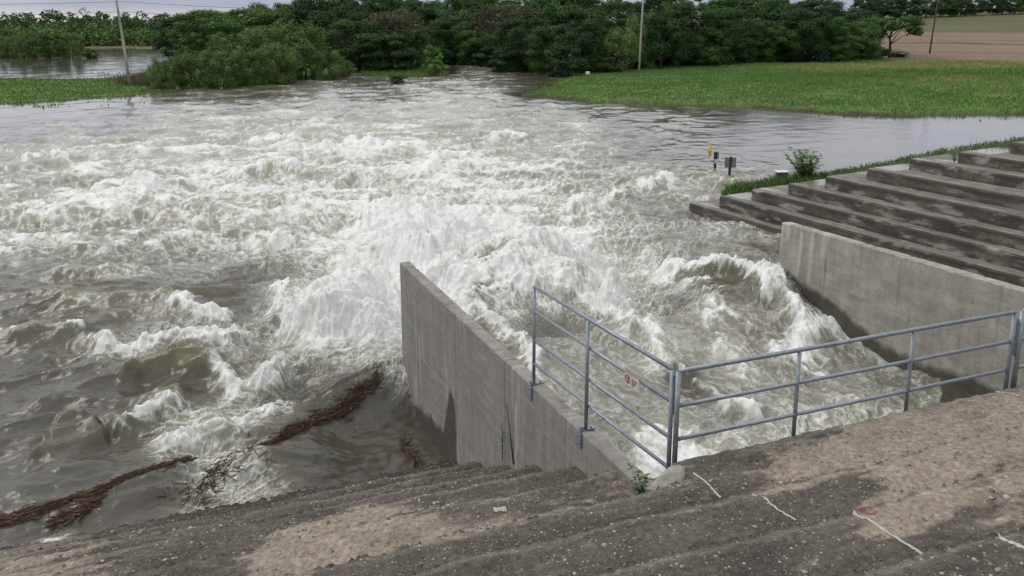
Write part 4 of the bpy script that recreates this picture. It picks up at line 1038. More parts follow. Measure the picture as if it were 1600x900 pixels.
# ------------------------------------------------------------------ power line
pole_w = NT('pale_pole'); n = pole_w.noise(pole_w.obj(), 2, 4, .6, stretch=(3, 3, .3))
pole_w.color(pole_w.ramp(n, [(.3, (.26, .24, .22)), (.7, (.42, .40, .37))])).rough(.85)
pole_b = NT('brown_pole'); n = pole_b.noise(pole_b.obj(), 2, 4, .6, stretch=(3, 3, .3))
pole_b.color(pole_b.ramp(n, [(.3, (.055, .036, .028)), (.7, (.11, .075, .058))])).rough(.9)
ins_m = plain('insulator', (.3, .3, .32), .3); hw_m = plain('pole_hardware', (.16, .165, .17), .5, .5)
def pole(u, v, lean, mat, label, r=.17, htop=13.0):
    x, y, z = at(u, v, .2); gzz = float(ground_z(np.array([x]), np.array([y]))[0])
    p_ = thing('utility_pole', label, 'utility pole', (x, y, gzz), -HEAD, 'poles of the power line')
    MB().path([(0, 0, -.6), (lean * .3, 0, htop * .3), (lean * .65, 0, htop * .65), (lean, 0, htop)], [r, r * .9, r * .78, r * .64], 12).build('shaft', mat, p_, True)
    MB().tube((lean * .93 - .9, 0, htop - .6), (lean * .93 + .9, 0, htop - .6), .06, seg=8).build('crossarm', mat, p_)
    for q in (.95, .82, .70):
        MB().tube((lean * q, -.16, htop * q), (lean * q, -.34, htop * q), .05, .03, seg=8).build('insulator', ins_m, p_, True)
    MB().box((lean * .1 , -.17, 1.6), (.18, .04, .28)).build('tag_plate', hw_m, p_)
    return Vector((x, y, gzz))
pl = pole(203.5, 134, -.9, pole_w.m, 'pale grey leaning utility pole at the tip of the left grass spit')
pc = pole(998, 116, .35, pole_w.m, 'pale grey utility pole standing between meadow and dark wood')
pr = pole(1451, 96, .8, pole_b.m, 'dark brown utility pole at the foot of the ploughed field')
far_p = pole(115.5, 53, 0, pole_w.m, 'faint distant utility pole among the trees beyond the flooded field', .16, 9.5) if False else None
wire_m = plain('wire', (.055, .06, .06), .5, .5)
def z_at(u, v, px_, py_):
    """height at which the line of sight through a surveyed spot passes a plan point's depth"""
    d = ray(u, v); fwd = (px_ * SH + py_ * CH); df = d[0] * SH + d[1] * CH
    return EYE + d[2] * fwd / df
rows = [((197, 2.5), (1000, 15), (1457, 12)), ((198, 18.5), (1000, 27.5), (1456, 24)), ((199, 33), (1000, 40), (1455, 36))]
names = ['uppermost', 'middle', 'lowest']
for k, (a, b, c_) in enumerate(rows):
    A = Vector((pl.x, pl.y, z_at(*a, pl.x, pl.y))); B = Vector((pc.x, pc.y, z_at(*b, pc.x, pc.y))); C_ = Vector((pr.x, pr.y, z_at(*c_, pr.x, pr.y)))
    Z = A + (A - B) * 1.0; Z.z = A.z + .6; E_ = C_ + (C_ - B) * 1.0; E_.z = C_.z + 3.0
    pts_ = []
    for P_, Q_, sag in ((Z, A, .9), (A, B, .95), (B, C_, .9), (C_, E_, .9)):
        for i in range(16):
            t_ = i / 16; q = P_.lerp(Q_, t_); q.z -= 4 * sag * t_ * (1 - t_); pts_.append(q)
    pts_.append(E_)
    o = MB().path(pts_, [.022] * len(pts_), 5).build('power_line', wire_m, None, True)
    tag(o, '%s of the three power lines strung across the wood' % names[k], 'power line', 'power line wires')

#@@PLANTS
# ------------------------------------------------------------------ trees
def leaf_mat(name, lo, mid, hi):
    t = NT(name)
    oi = t.n('ShaderNodeObjectInfo').outputs['Random']
    tn = t.attr('tint')
    f = t.math('ADD', t.math('MULTIPLY', tn, .85), t.math('MULTIPLY', t.math('SUBTRACT', oi, .5), .30))
    t.color(t.ramp(f, [(.0, lo), (.5, mid), (1, hi)])).rough(.75)
    t.b.inputs['Specular IOR Level'].default_value = .2
    return t.m
LM = dict(dark=leaf_mat('dark_leaves', (.014, .034, .014), (.034, .076, .024), (.072, .142, .040)),
          mid=leaf_mat('green_leaves', (.026, .058, .018), (.062, .128, .034), (.120, .215, .058)),
          willow=leaf_mat('willow_leaves', (.048, .088, .026), (.100, .168, .048), (.165, .25, .078)),
          brown=leaf_mat('budding_leaves', (.032, .038, .020), (.068, .072, .036), (.100, .125, .050)),
          bright=leaf_mat('bright_leaves', (.035, .085, .020), (.075, .160, .032), (.125, .235, .055)))
t = NT('bark'); n = t.noise(t.obj(), 3, 5, .7, stretch=(2, 2, .4)); t.color(t.ramp(n, [(.3, (.035, .028, .022)), (.7, (.11, .095, .078))])).rough(.95); bark = t.m
def crown_mesh(name, seed, mat, nleaf=6500, leaf=.042, squash=1.0, low=.12, nb=34, ragged=.5, rs=1.0):
    """unit crown: height 1 from the ground, half width .5: leaf faces on many clumps"""
    rg = np.random.default_rng(seed)
    cen = []; rad = []
    for i in range(nb):
        z = low + (1 - low - .12) * rg.uniform(0, 1) ** .8 + .02
        f = math.sin(min(1, max(0, (z - low + .08) / (1.02 - low + .08))) * math.pi) ** .55
        a = rg.uniform(0, 6.283); rr = .43 * f * rg.uniform(.30, 1.08) ** .6
        cen.append((rr * math.cos(a), rr * math.sin(a), z)); rad.append(rs * rg.uniform(.06, .18) * (1.1 - .35 * z))
    cen = np.array(cen); rad = np.array(rad); tint_b = rg.uniform(0, 1, nb)
    wts = rad ** 2; wts /= wts.sum()
    k = rg.choice(nb, nleaf, p=wts)
    d = rg.normal(0, 1, (nleaf, 3)); d /= np.linalg.norm(d, axis=1)[:, None]
    rr = rad[k] * (rg.uniform(.25, 1, nleaf) ** .45) * (1 + ragged * .35 * rg.normal(0, 1, nleaf).clip(-1, 2))
    p = cen[k] + d * rr[:, None] * np.array([1.15, 1.15, .85 * squash])
    p[:, 2] = np.maximum(p[:, 2], .01)
    nrm = d + rg.normal(0, .38, (nleaf, 3)) + np.array([0, 0, .35]); nrm /= np.linalg.norm(nrm, axis=1)[:, None]
    ref = rg.normal(0, 1, (nleaf, 3)); a1 = np.cross(nrm, ref); a1 /= np.linalg.norm(a1, axis=1)[:, None]; a2 = np.cross(nrm, a1)
    s = leaf * rg.uniform(.55, 1.25, nleaf)
    q = np.stack([p - a1 * s[:, None] * .55, p - a2 * s[:, None] * .38 + nrm * s[:, None] * .1, p + a1 * s[:, None] * .62, p + a2 * s[:, None] * .38 + nrm * s[:, None] * .1], 1)
    tint = np.clip(.5 * tint_b[k] + .35 * rg.uniform(0, 1, nleaf) + .15, 0, 1)
    return mesh_np(name, q.reshape(-1, 3), np.arange(nleaf * 4).reshape(-1, 4), mat, attrs={'tint': np.repeat(tint, 4)}, smooth=False, link=False), cen
def trunk_mesh(name, seed, cen, low, stems=1, thick=.022):
    rg = random.Random(seed); b = MB()
    for s in range(stems):
        x0, y0 = (0, 0) if stems == 1 else (rg.uniform(-.12, .12), rg.uniform(-.12, .12))
        top = (x0 * 2.2 + rg.uniform(-.05, .05), y0 * 2.2 + rg.uniform(-.05, .05), .72)
        pts = [(x0 + (top[0] - x0) * q + rg.uniform(-.012, .012), y0 + (top[1] - y0) * q + rg.uniform(-.012, .012), top[2] * q - .02 * (q == 0)) for q in (0, .2, .4, .6, .8, 1)]
        th_ = thick / stems ** .5
        b.path(pts, [th_ * 1.25, th_, th_ * .85, th_ * .65, th_ * .45, th_ * .2], 7)
        for c_ in random.Random(seed + s).sample(list(map(tuple, cen)), 7):
            q = rg.uniform(.25, .6); st = Vector(pts[min(5, int(q * 5) + 1)]); en = Vector(c_)
            if en.z < st.z: st = Vector(pts[1])
            m = (st + en) / 2 + Vector((rg.uniform(-.03, .03), rg.uniform(-.03, .03), .02))
            b.path([st, m, en], [th_ * .45, th_ * .3, th_ * .12], 5)
    o = b.build(name, bark, None, True); me = o.data; bpy.data.objects.remove(o); return me
PROTO = {}
def protos(kind, n, **kw):
    for i in range(n):
        cm, cen = crown_mesh('crown', 100 + 17 * i + len(PROTO) * 31, LM[kw.get('mat', kind)], **{k: v for k, v in kw.items() if k not in ('mat', 'stems')})
        PROTO.setdefault(kind, []).append((cm, trunk_mesh('trunk', 5 + i + len(PROTO) * 13, cen, kw.get('low', .12), kw.get('stems', 1))))
protos('dark', 4, nleaf=22000, leaf=.024, low=.06, nb=64, rs=.72, ragged=.8)
protos('mid', 4, nleaf=22000, leaf=.023, low=.06, nb=64, rs=.70, ragged=.8)
protos('willow', 4, nleaf=17000, leaf=.024, low=.02, nb=70, rs=.58, squash=1.9, stems=4, ragged=1.0)
protos('brown', 1, nleaf=12000, leaf=.024, low=.15, nb=38, ragged=.9)
protos('bright', 1, nleaf=2200, leaf=.07, low=.12, nb=22, ragged=.9)
protos('open', 1, mat='mid', nleaf=3600, leaf=.045, low=.45, nb=22, ragged=.6)
protos('bush', 2, mat='dark', nleaf=9000, leaf=.042, low=.0, nb=34, rs=.85, stems=3, ragged=.6)
def tree(name, kind, u, vb, vt, wpx, label, group, cat='tree', zb=None, dist=None, i=0):
    if dist is None: x, y, _ = at(u, vb, .3)
    else:
        d = ray(u, 300); q = math.hypot(d[0], d[1]); x, y = d[0] / q * dist, d[1] / q * dist
    g = float(ground_z(np.array([x]), np.array([y]))[0])
    g = max(g, -.15)
    fwd = x * SH + y * CH
    ztop = z_at(u, vt, x, y); h = max(1.0, ztop - g)
    width = wpx * fwd / F_PX * 1.12
    o = thing(name, label, cat, (x, y, g), random.uniform(0, 6.28), group)
    cm, tm = PROTO[kind][i % len(PROTO[kind])]
    for nm, me in (('crown', cm), ('trunk', tm)):
        c_ = bpy.data.objects.new(nm, me); COL.objects.link(c_); c_.parent = o; c_.scale = (width, width, h * 1.03)
    return o
GW = 'trees of the wood along the river'; GL = 'willows in the flooded thicket on the left bank'
L_ = [
 ('willow_shrub', 'willow', 262, 134, 88, 58, 'leftmost willow of the thicket, beside the leaning pale pole'),
 ('willow_shrub', 'willow', 302, 133, 84, 72, 'low olive willow second from the left of the thicket'),
 ('willow_shrub', 'willow', 348, 132, 80, 76, 'dense olive willow in the middle of the low thicket front'),
 ('willow_shrub', 'willow', 394, 129, 76, 72, 'bushy willow right of the thicket middle, stems in the water'),
 ('willow_shrub', 'willow', 434, 126, 66, 74, 'rounded light willow standing in front of the tallest willow'),
 ('willow_tree', 'willow', 470, 119, 34, 104, 'tallest pale willow rising at the right of the thicket'),
 ('willow_tree', 'willow', 415, 116, 42, 100, 'broad pale willow just left of the tallest one'),
 ('willow_shrub', 'willow', 510, 121, 78, 56, 'drooping willow shrub at the right end of the thicket'),
 ('willow_shrub', 'willow', 535, 117, 93, 40, 'small thin willow shrub beside the short stake'),
 ('willow_tree', 'willow', 365, 116, 55, 90, 'mid height willow behind the low thicket front'),
]
for k, (nm, kd, u, vb, vt, wp, lb) in enumerate(L_): tree(nm, kd, u, vb, vt, wp, lb, GL, i=k)
W_ = [
 ('dark', 285, 93, 28, 80, 'dark round tree at the left end of the wood, by the flooded field'),
 ('mid', 330, 97, 14, 110, 'tall green tree behind the left of the willow thicket'),
 ('mid', 388, 97, 10, 105, 'broad green tree behind the middle of the willow thicket'),
 ('mid', 445, 97, 0, 120, 'very tall green tree above the pale willows'),
 ('dark', 505, 97, -6, 120, 'tall dark tree behind the tallest pale willow'),
 ('dark', 563, 110, 30, 112, 'low dark tree at the back of the small grass spit'),
 ('brown', 612, 108, 18, 118, 'brownish half leafed tree behind the small grass spit'),
 ('dark', 600, 112, 52, 100, 'squat dark tree in front of the brownish tree'),
 ('mid', 643, 110, 46, 60, 'slim olive tree at the right of the brownish tree'),
 ('mid', 712, 97, 12, 90, 'tall tree right where the river bends out of sight'),
 ('dark', 690, 98, 30, 70, 'dark tree in the gap behind the lone sapling'),
 ('mid', 752, 99, 34, 76, 'green tree leaning over the far river bend'),
 ('brown', 790, 100, 8, 110, 'large brownish tree of the wood above the far river bend'),
 ('dark', 822, 108, 24, 96, 'dark tree overhanging the river at the wood edge'),
 ('mid', 862, 111, 36, 84, 'green tree at the wood edge left of the far white sign'),
 ('dark', 905, 113, 28, 90, 'dark tree right behind the far white sign'),
 ('willow', 958, 112, 42, 78, 'pale green willow left of the middle utility pole'),
 ('willow', 1000, 109, 20, 60, 'taller pale willow right behind the middle utility pole'),
 ('dark', 1035, 109, 10, 84, 'dark tree just right of the middle utility pole'),
 ('dark', 1080, 107, 4, 104, 'broad very dark tree over the meadow edge'),
 ('mid', 1100, 107, 46, 74, 'low green tree in front of the broad very dark one'),
 ('dark', 1140, 105, 10, 96, 'dark tall tree in the middle of the meadow edge'),
 ('mid', 1172, 104, 26, 74, 'pointed bluish green tree at the meadow edge'),
 ('mid', 1212, 103, 34, 76, 'rounded light green tree at the meadow edge'),
 ('dark', 1250, 103, 14, 96, 'dark tree toward the right end of the meadow edge'),
 ('mid', 1298, 102, 24, 84, 'green tree with bright top near the right end of the wood'),
 ('mid', 1308, 103, 46, 66, 'low light green tree in front near the right end of the wood'),
 ('mid', 1340, 101, 32, 70, 'last full green tree before the open crowned tree'),
 ('open', 1388, 97.5, 21, 86, 'open crowned tree with bare forked limbs at the right end of the wood'),
]
for k, (kd, u, vb, vt, wp, lb) in enumerate(W_): tree('broadleaf_tree', kd, u, vb, vt, wp, lb, GW, i=k)
B_ = [('bush', 790, 109, 76, 52, 'low dark bush hanging over the river bend'), ('bush', 880, 117, 70, 62, 'low dark bush behind the debris left of the far white sign'),
      ('bush', 1362, 98.5, 72, 56, 'low dense bush under the open crowned tree'), ('bush', 1404, 97, 80, 30, 'small bush at the edge of the ploughed field'),
      ('bush', 622, 126, 117, 34, 'leafy brush lying in the water off the small grass spit'), ('bush', 945, 114, 88, 40, 'small dark bush under the pale willow near the middle pole')]
for k, (kd, u, vb, vt, wp, lb) in enumerate(B_): tree('bush', kd, u, vb, vt, wp, lb, 'bushes at the wood edge', 'bush', i=k)
tree('sapling', 'bright', 680, 115, 70, 36, 'lone bright green sapling at the tip of the small grass spit', None, i=0)
k = 0
for u in list(range(560, 1345, 38)):
    vt = random.uniform(-16, 2) + (10 if u > 1230 else 0) + (10 if u > 1290 else 0); kd = random.choice(['dark', 'dark', 'mid'])
    tree('broadleaf_tree', kd, u + random.uniform(-8, 8), 91, vt, random.uniform(85, 120), 'tall dense tree massed in the back row of the wood', 'back row trees of the wood', i=k); k += 1
for u in list(range(300, 560, 46)):
    vt = np.interp(u, [280, 330, 420, 560], [26, 17, 8, -8]) + random.uniform(-3, 6)
    tree('broadleaf_tree', random.choice(['mid', 'dark']), u, 89, vt, random.uniform(90, 120), 'tall dense tree massed in the back row of the wood', 'back row trees of the wood', i=k); k += 1
# bushes closing the foot of the wood
for u in range(700, 1370, 24):
    vb = np.interp(u, [700, 760, 860, 930, 1010, 1100, 1250, 1390], [99, 102, 112, 113, 108.5, 106, 103.5, 100.5])
    tree('bush', 'bush', u + random.uniform(-6, 6), vb - 1.5, vb - random.uniform(22, 36), random.uniform(36, 56), 'dark undergrowth bush at the shaded foot of the wood', 'undergrowth at the foot of the wood', 'bush', i=k); k += 1
for u in range(290, 560, 26):
    tree('bush', 'bush', u + random.uniform(-6, 6), 105, 105 - random.uniform(24, 38), random.uniform(40, 60), 'dark undergrowth bush behind the willow thicket', 'undergrowth behind the willows', 'bush', i=k); k += 1
# trees standing in the flooded field
for k, (u, vb, vt, wp, lb) in enumerate([(18, 87.5, 54, 44, 'leftmost willow clump standing in the flooded field'), (46, 88.5, 50, 42, 'second willow clump from the left in the flooded field'),
                                         (78, 88.5, 49, 46, 'dark middle willow clump in the flooded field'), (112, 88, 51, 40, 'rightmost tree of the row in the flooded field, gap under its crown')]):
    tree('flooded_tree', 'willow' if k != 2 else 'mid', u, vb, vt, wp, lb, 'trees in the flooded field', i=k)
tree('bush', 'bush', 142, 89, 77, 20, 'tiny bush sticking out of the flooded field right of the tree row', None, 'bush', i=1)
# hedgerow trees on the hill
for k in range(17):
    u = 1318 + k * 19.5; vb = np.interp(u, [1310, 1400, 1600], [34, 29, 20]); 
    tree('hedgerow_tree', random.choice(['dark', 'dark', 'mid']), u + random.uniform(-5, 5), 0, np.interp(u, [1310, 1350, 1400, 1600], [0, -4, -3, -12]) + random.uniform(-4, 5), random.uniform(34, 46),
         'dark tree of the hedgerow along the top of the field', 'hedgerow trees on the hill', dist=float(np.interp(u, [1310, 1400, 1620], [345, 372, 430])), i=k)
# far woods beyond the flooded field: one mass of leaf clumps
rg = np.random.default_rng(77)
Q = []; T_ = []; K_ = []
for row, (dist, hmin, hmax, amax) in enumerate([(309, 3.0, 5.5, -.20), (325, 5.5, 9, -.20), (360, 8.5, 12, -.19), (410, 11, 15, -.17), (480, 14, 18, .1)]):
    for a in np.arange(-.75, amax, 4.2 / dist):
        dd = dist * rg.uniform(.975, 1.03); cx_, cy_ = dd * math.sin(a + HEAD), dd * math.cos(a + HEAD)
        g = float(ground_z(np.array([cx_]), np.array([cy_]))[0]); g = max(g, 0)
        hh_ = (hmin + (hmax - hmin) * np.clip(.5 + 1.1 * float(perlin(np.array([a * 30.]), np.array([row * 5.]), 231)[0]) + rg.normal(0, .16), 0, 1.2)); wd = rg.uniform(3.2, 5.2)
        nbl = 9; n = 44
        for q_ in range(nbl):
            bc = np.array([rg.normal(0, wd * .42), rg.normal(0, wd * .42), hh_ * rg.uniform(.12, .80)]); br = wd * rg.uniform(.32, .55)
            k_ = rg.normal(0, 1, (n, 3)); k_ /= np.linalg.norm(k_, axis=1)[:, None]
            Q.append(np.array([cx_, cy_, g]) + bc + k_ * np.array([br * 1.2, br * 1.2, br * .9]) * (rg.uniform(.3, 1, n) ** .4)[:, None])
            T_.append(np.clip(.2 + .35 * rg.uniform() + .35 * rg.uniform(0, 1, n), 0, 1)); K_.append(np.full(n, 0 if row < 2 else 1))
K_ = np.concatenate(K_)
Q = np.concatenate(Q); T_ = np.concatenate(T_); n = len(Q)
nrm = rg.normal(0, 1, (n, 3)) + np.array([0, 0, .5]); nrm /= np.linalg.norm(nrm, axis=1)[:, None]
a1 = np.cross(nrm, rg.normal(0, 1, (n, 3))); a1 /= np.linalg.norm(a1, axis=1)[:, None]; a2 = np.cross(nrm, a1); s = rg.uniform(.30, .72, n)[:, None]
q = np.stack([Q - a1 * s, Q - a2 * s * .7, Q + a1 * s, Q + a2 * s * .7], 1)
for kk, (nm, mt, lb) in enumerate([('far_willows', LM['willow'], 'pale far belt of young willows along the far shore of the flooded field'), ('far_wood', LM['mid'], 'dark far belt of woods behind the far willows on the left')]):
    qq = q[K_ == kk]; stuff(mesh_np(nm, qq.reshape(-1, 3), np.arange(len(qq) * 4).reshape(-1, 4), mt, attrs={'tint': np.repeat(T_[K_ == kk], 4)}, smooth=False), lb, 'far woods')

# ------------------------------------------------------------------ grass
def blades(name, x, y, z, h, wdt, mat, tint, lean=.35, label='', cat='grass', seed=0):
    rg = np.random.default_rng(seed); n = len(x)
    a = rg.uniform(0, 6.283, n); lx_ = rg.normal(0, lean, n) * h; ly_ = rg.normal(0, lean, n) * h
    b = np.stack([x, y, z], 1); c_, s_ = np.cos(a) * wdt / 2, np.sin(a) * wdt / 2
    m = b + np.stack([lx_ * .35, ly_ * .35, h * .62], 1)
    V = np.stack([b - np.stack([c_, s_, 0 * c_], 1), b + np.stack([c_, s_, 0 * c_], 1), m + .7 * np.stack([c_, s_, 0 * c_], 1), b + np.stack([lx_, ly_, h], 1), m - .7 * np.stack([c_, s_, 0 * c_], 1)], 1)
    return stuff(mesh_np(name, V.reshape(-1, 3), np.arange(n * 5).reshape(-1, 5), mat, attrs={'tint': np.repeat(tint, 5)}, smooth=False), label, cat)
def grass_mat(name, lo, mid, hi):
    t = NT(name); t.color(t.ramp(t.attr('tint'), [(0, lo), (.5, mid), (1, hi)])).rough(.8); t.b.inputs['Specular IOR Level'].default_value = .2; return t.m
gm = grass_mat('meadow_grass', (.085, .160, .040), (.140, .240, .066), (.33, .30, .16))
rg = np.random.default_rng(5)
n = 150000
aa = rg.uniform(.0, .66, n); rr = np.sqrt(rg.uniform(60 ** 2, 165 ** 2, n))
x = rr * np.sin(aa + HEAD); y = rr * np.cos(aa + HEAD); sd_ = water_sd(x.astype(np.float32), y.astype(np.float32))
ok = (sd_ < 4.5); x, y, sd_ = x[ok], y[ok], sd_[ok]
z = ground_z(x, y); ok = (z > -.12) | ((z > -1.2) & (fbm(x / 2.2, y / 1.1, 227, 3) > .12 + .07 * sd_)); z = np.maximum(z, -.05); x, y, z, sd_ = x[ok], y[ok], z[ok], sd_[ok]
st = fbm(x / 40, y / 20, 28, 3) + .5 * fbm(x / 3.5, y / 1.8, 25, 3) + .15
straw_ = sstep(-.1, .3, st) * sstep(8, 42, -sd_)
h = rg.uniform(.10, .26, len(x)) * (1 + .9 * sstep(5, 40, -sd_)) * (.7 + .8 * np.clip(.5 + fbm(x / 6, y / 4, 222, 3), 0, 1))
tint = np.clip(.12 + .35 * rg.uniform(0, 1, len(x)) + .30 * fbm(x / 9, y / 5, 223, 4) + .65 * straw_ * rg.uniform(.3, 1, len(x)), 0, 1)
blades('meadow_grass', x, y, z - .03, h, rg.uniform(.05, .12, len(x)), gm, tint, .5, 'rough green meadow grass with straw coloured patches on the right bank', seed=1)
n = 45000
aa = rg.uniform(-.68, -.30, n); rr = np.sqrt(rg.uniform(60 ** 2, 150 ** 2, n))
x = rr * np.sin(aa + HEAD); y = rr * np.cos(aa + HEAD); sd_ = water_sd(x.astype(np.float32), y.astype(np.float32))
z = ground_z(x, y); ok = ((sd_ < 1.2) & (z > -.16)) | ((sd_ < 9) & (fbm(x / 2.6, y / 1.6, 228, 3) > .10 + .035 * sd_)); x, y, z = x[ok], y[ok], np.maximum(z[ok], -.05)
blades('spit_grass', x, y, z - .03, rg.uniform(.12, .28, len(x)), rg.uniform(.07, .14, len(x)), gm, np.clip(.05 + .35 * rg.uniform(0, 1, len(x)) + .2 * fbm(x / 5, y / 5, 224, 2), 0, .6), .3, 'lush green grass on the half drowned spit at the left', seed=2)
n = 5000
x, y = [], []
for _ in range(n):
    u_, v_ = rg.uniform(565, 690), rg.uniform(107, 119); p_ = at(u_, v_, .15); x.append(p_[0]); y.append(p_[1])
x = np.array(x); y = np.array(y); z = ground_z(x, y); ok = z > -.15
blades('islet_grass', x[ok], y[ok], z[ok] - .03, rg.uniform(.3, .6, ok.sum()), rg.uniform(.12, .22, ok.sum()), gm, rg.uniform(.25, .6, ok.sum()), .25, 'bright grass on the small spit in front of the brownish tree', seed=3)
# reeds at the foot of the leaning pole
n = 1500
x, y = [], []
for _ in range(n):
    u_, v_ = rg.normal(215, 16), rg.uniform(126, 137); p_ = at(u_, v_, 0); x.append(p_[0]); y.append(p_[1])
x = np.array(x); y = np.array(y)
blades('reeds', x, y, np.full(n, -.1), rg.uniform(.6, 1.5, n), rg.uniform(.06, .12, n), grass_mat('dry_reeds', (.06, .06, .03), (.13, .12, .07), (.24, .21, .14)), rg.uniform(0, 1, n), .12, 'dry brown reeds in the water at the foot of the leaning pole', 'reeds', seed=4)
# bank grass above the big steps
n = 15000
par_ = rg.uniform(-.45, len(tips) - 1.2, n); o_ = rg.uniform(-.42, 2.0, n)
bx_ = np.interp(par_, par, bx); by_ = np.interp(par_, par, by); bz_ = np.interp(par_, par, bz) + np.interp(o_, [q[0] for q in prof], [q[1] for q in prof])
wide = np.interp(par_, [-.5, .5, 2.5, 4, 9], [1, 1, .85, .40, .25]) * (.4 + .6 * (fbm(par_ * 2.5, o_ * .7, 229, 3) > -.08))
ok = rg.uniform(0, 1, n) < wide
x = (bx_ + .70 * (o_ + .55) + .35)[ok]; y = (by_ + .72 * (o_ + .55) + .15)[ok]; z = bz_[ok]
hb = rg.uniform(.18, .50, ok.sum()) * np.interp(par_[ok], [-.5, 0, 2.2, 3, 9], [.95, 1.15, .9, .5, .38])
blades('bank_grass', x, y, z - .05, hb, rg.uniform(.018, .038, ok.sum()), grass_mat('bank_grass_leaf', (.050, .105, .025), (.095, .175, .042), (.20, .23, .09)), np.clip(rg.normal(.42, .2, ok.sum()), 0, 1), .38, 'tall green grass along the bank above the big concrete steps', seed=6)

# ------------------------------------------------------------------ small plants
stem_m = plain('plant_stem', (.07, .095, .035), .8); dry_m = plain('dry_stem', (.05, .042, .034), .9)
def herb(name, label, loc, stems, h, spread, leafs, lw, ll, mat, seed, cat='plant'):
    rg = random.Random(seed); o = thing(name, label, cat, loc)
    b = MB(); V = []; Fq = []; tn = []
    for s in range(stems):
        a = rg.uniform(0, 6.283); sp = spread * rg.uniform(.25, 1); hh_ = h * rg.uniform(.65, 1)
        pts_ = [Vector((math.cos(a) * sp * q ** 1.3, math.sin(a) * sp * q ** 1.3, hh_ * q)) for q in (0, .25, .5, .75, 1)]
        b.path(pts_, [h * .012, h * .010, h * .008, h * .006, h * .003], 5)
        for k in range(leafs):
            q = rg.uniform(.15, 1); i = min(3, int(q * 4)); c_ = pts_[i].lerp(pts_[i + 1], q * 4 - i)
            la = rg.uniform(0, 6.283); d = Vector((math.cos(la), math.sin(la), rg.uniform(.1, .8))).normalized(); w_ = d.cross(Vector((0, 0, 1))).normalized(); L = ll * rg.uniform(.6, 1.1)
            n_ = len(V); V += [c_, c_ + d * L * .5 + w_ * lw * .5, c_ + d * L - Vector((0, 0, L * .2)), c_ + d * L * .5 - w_ * lw * .5]; Fq.append((n_, n_ + 1, n_ + 2, n_ + 3)); tn += [rg.uniform(.1, .9)] * 4
    b.build('stem', stem_m if mat else dry_m, o, True)
    if V: mesh_np('foliage', np.array([tuple(v) for v in V]), np.array(Fq), mat, o, attrs={'tint': np.array(tn)}, smooth=False)
    return o
hm1 = grass_mat('herb_leaf', (.03, .07, .018), (.06, .125, .03), (.13, .20, .06))
x, y, z = at(1258, 279, 1.35)
herb('leafy_shrub', 'young leafy shrub standing up from the grass above the big steps', (x, y, z - .25), 24, 1.45, .95, 36, .12, .22, grass_mat('shrub_leaf', (.06, .11, .03), (.11, .19, .05), (.20, .28, .10)), 3, 'shrub')
herb('broadleaf_weed', 'leafy green weed rooted where the railing corner meets the wall', (3.80, 6.42, 2.62), 7, .36, .16, 12, .03, .055, hm1, 4)
herb('tall_weed', 'tall thin green weed growing against the middle wall', (3.47, 10.05 - .2, 1.15), 2, .62, .03, 12, .022, .06, hm1, 5)
o = thing('dry_stalk', 'bare dark stalk leaning against the middle wall', 'dry stalk', (3.55, 9.6, 1.3))
MB().path([(0, 0, -.1), (-.02, .08, .35), (-.05, .17, .78)], [.012, .009, .004], 6).build('stem', dry_m, o, True)
x, y, z = at(1490, 243, 3.0)
for k, (uu, vv_, h_, lb) in enumerate([(1492, 243, .5, 'leafy weed clump beside the seventh step on the bank'), (1522, 240, .85, 'thin bare weed stalks on the bank near the upper steps'), (1545, 238, .8, 'wispy branched weed stalks left of the top step')]):
    p_ = at(uu, vv_, 3.1)
    herb('bank_weed', lb, (p_[0], p_[1], 2.85), 6 if k == 0 else 3, h_, .28, 12 if k == 0 else 4, .03 if k == 0 else .012, .12 if k == 0 else .05, hm1, 11 + k)

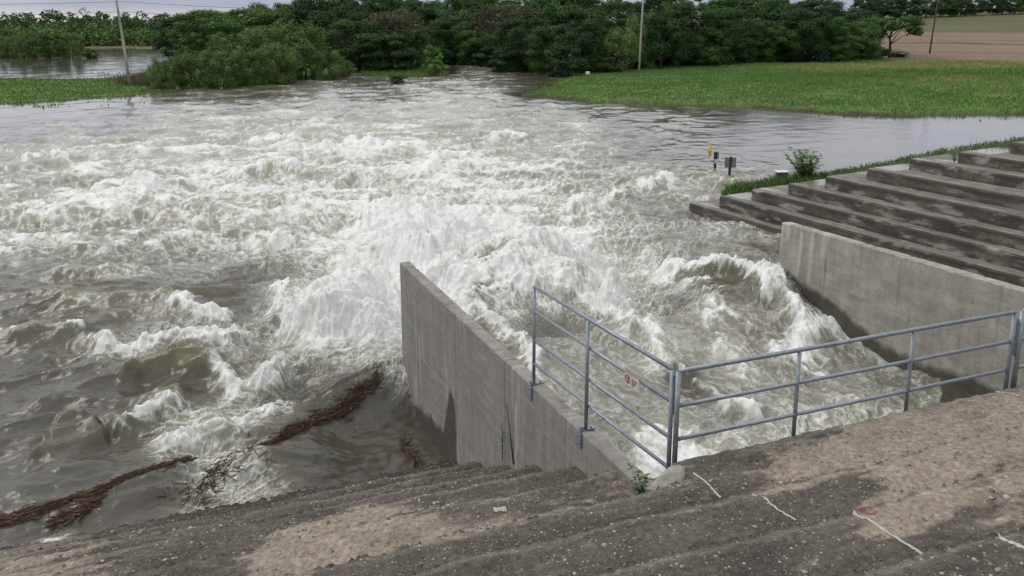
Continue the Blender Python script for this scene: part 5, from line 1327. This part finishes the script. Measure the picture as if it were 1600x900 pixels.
# ------------------------------------------------------------------ reed debris afloat
deb = NT('reed_debris'); deb.color(deb.ramp(deb.attr('tint'), [(0, (.028, .018, .013)), (.5, (.095, .055, .037)), (1, (.25, .175, .12))])).rough(.8)
def debris(name, label, spots, width, n, lmin, lmax, seed, along=.35, zoff=.02):
    rg = np.random.default_rng(seed); P = np.array([at(u, v, 0)[:2] for u, v in spots])
    L = np.r_[0, np.cumsum(np.hypot(*np.diff(P, axis=0).T))]
    V = []; Fq = []; tn = []
    for k in range(n):
        s = rg.uniform(0, L[-1]); cx_ = np.interp(s, L, P[:, 0]); cy_ = np.interp(s, L, P[:, 1])
        i = min(len(P) - 2, max(0, np.searchsorted(L, s) - 1)); d = P[i + 1] - P[i]; base_a = math.atan2(d[1], d[0])
        off = rg.normal(0, width) * (.45 + .9 * abs(math.sin(s * 1.9 + seed))); cx_ += -math.sin(base_a) * off; cy_ += math.cos(base_a) * off
        a = base_a + rg.normal(0, along); l = rg.uniform(lmin, lmax); w_ = rg.uniform(.003, .0085)
        z = water_h(cx_, cy_) + zoff + rg.uniform(-.025, .015)
        ex, ey = math.cos(a) * l / 2, math.sin(a) * l / 2; nx, ny = -math.sin(a) * w_, math.cos(a) * w_; dzv = rg.normal(0, .02)
        b = len(V)
        V += [(cx_ - ex + nx, cy_ - ey + ny, z - dzv), (cx_ - ex - nx, cy_ - ey - ny, z - dzv), (cx_ + ex - nx, cy_ + ey - ny, z + dzv), (cx_ + ex + nx, cy_ + ey + ny, z + dzv), (cx_ - ex, cy_ - ey, z - dzv + w_ * 1.5), (cx_ + ex, cy_ + ey, z + dzv + w_ * 1.5)]
        Fq += [(b, b + 1, b + 2, b + 3), (b, b + 3, b + 5, b + 4), (b + 1, b + 4, b + 5, b + 2)]
        tn += [np.clip(rg.beta(1.6, 2.4), 0, 1)] * 6
    o = mesh_np(name, np.array(V), np.array(Fq), deb.m, attrs={'tint': np.array(tn)}, smooth=False)
    return tag(o, label, 'debris', 'reed debris afloat by the dam')
debris('reed_debris', 'long brown raft of floating reeds along the foreground water at the left', [(-30, 812), (30, 802), (90, 786), (150, 768), (210, 745), (260, 730), (298, 718)], .045, 640, .08, .42, 1, .36)
debris('reed_debris', 'loose brown reed spur hanging off the long floating raft', [(80, 812), (120, 796), (155, 778)], .08, 240, .08, .4, 2, .6)
debris('reed_debris', 'reddish reed bundle floating behind the white foam tongue', [(380, 702), (435, 676), (485, 650)], .05, 330, .08, .4, 3, .4, .035)
debris('reed_debris', 'dark twigs and reeds gathered toward the foot of the middle wall', [(490, 645), (530, 630), (565, 618), (595, 610)], .075, 320, .08, .42, 4, .45, .035)
debris('reed_debris', 'scattered reeds tangled in lacy foam close to the steps', [(300, 770), (330, 730), (370, 710), (420, 690)], .22, 260, .1, .4, 5, .9)
debris('reed_debris', 'small reddish reeds washed against the middle wall', [(628, 655), (640, 675), (650, 695)], .05, 60, .15, .4, 6, .4)
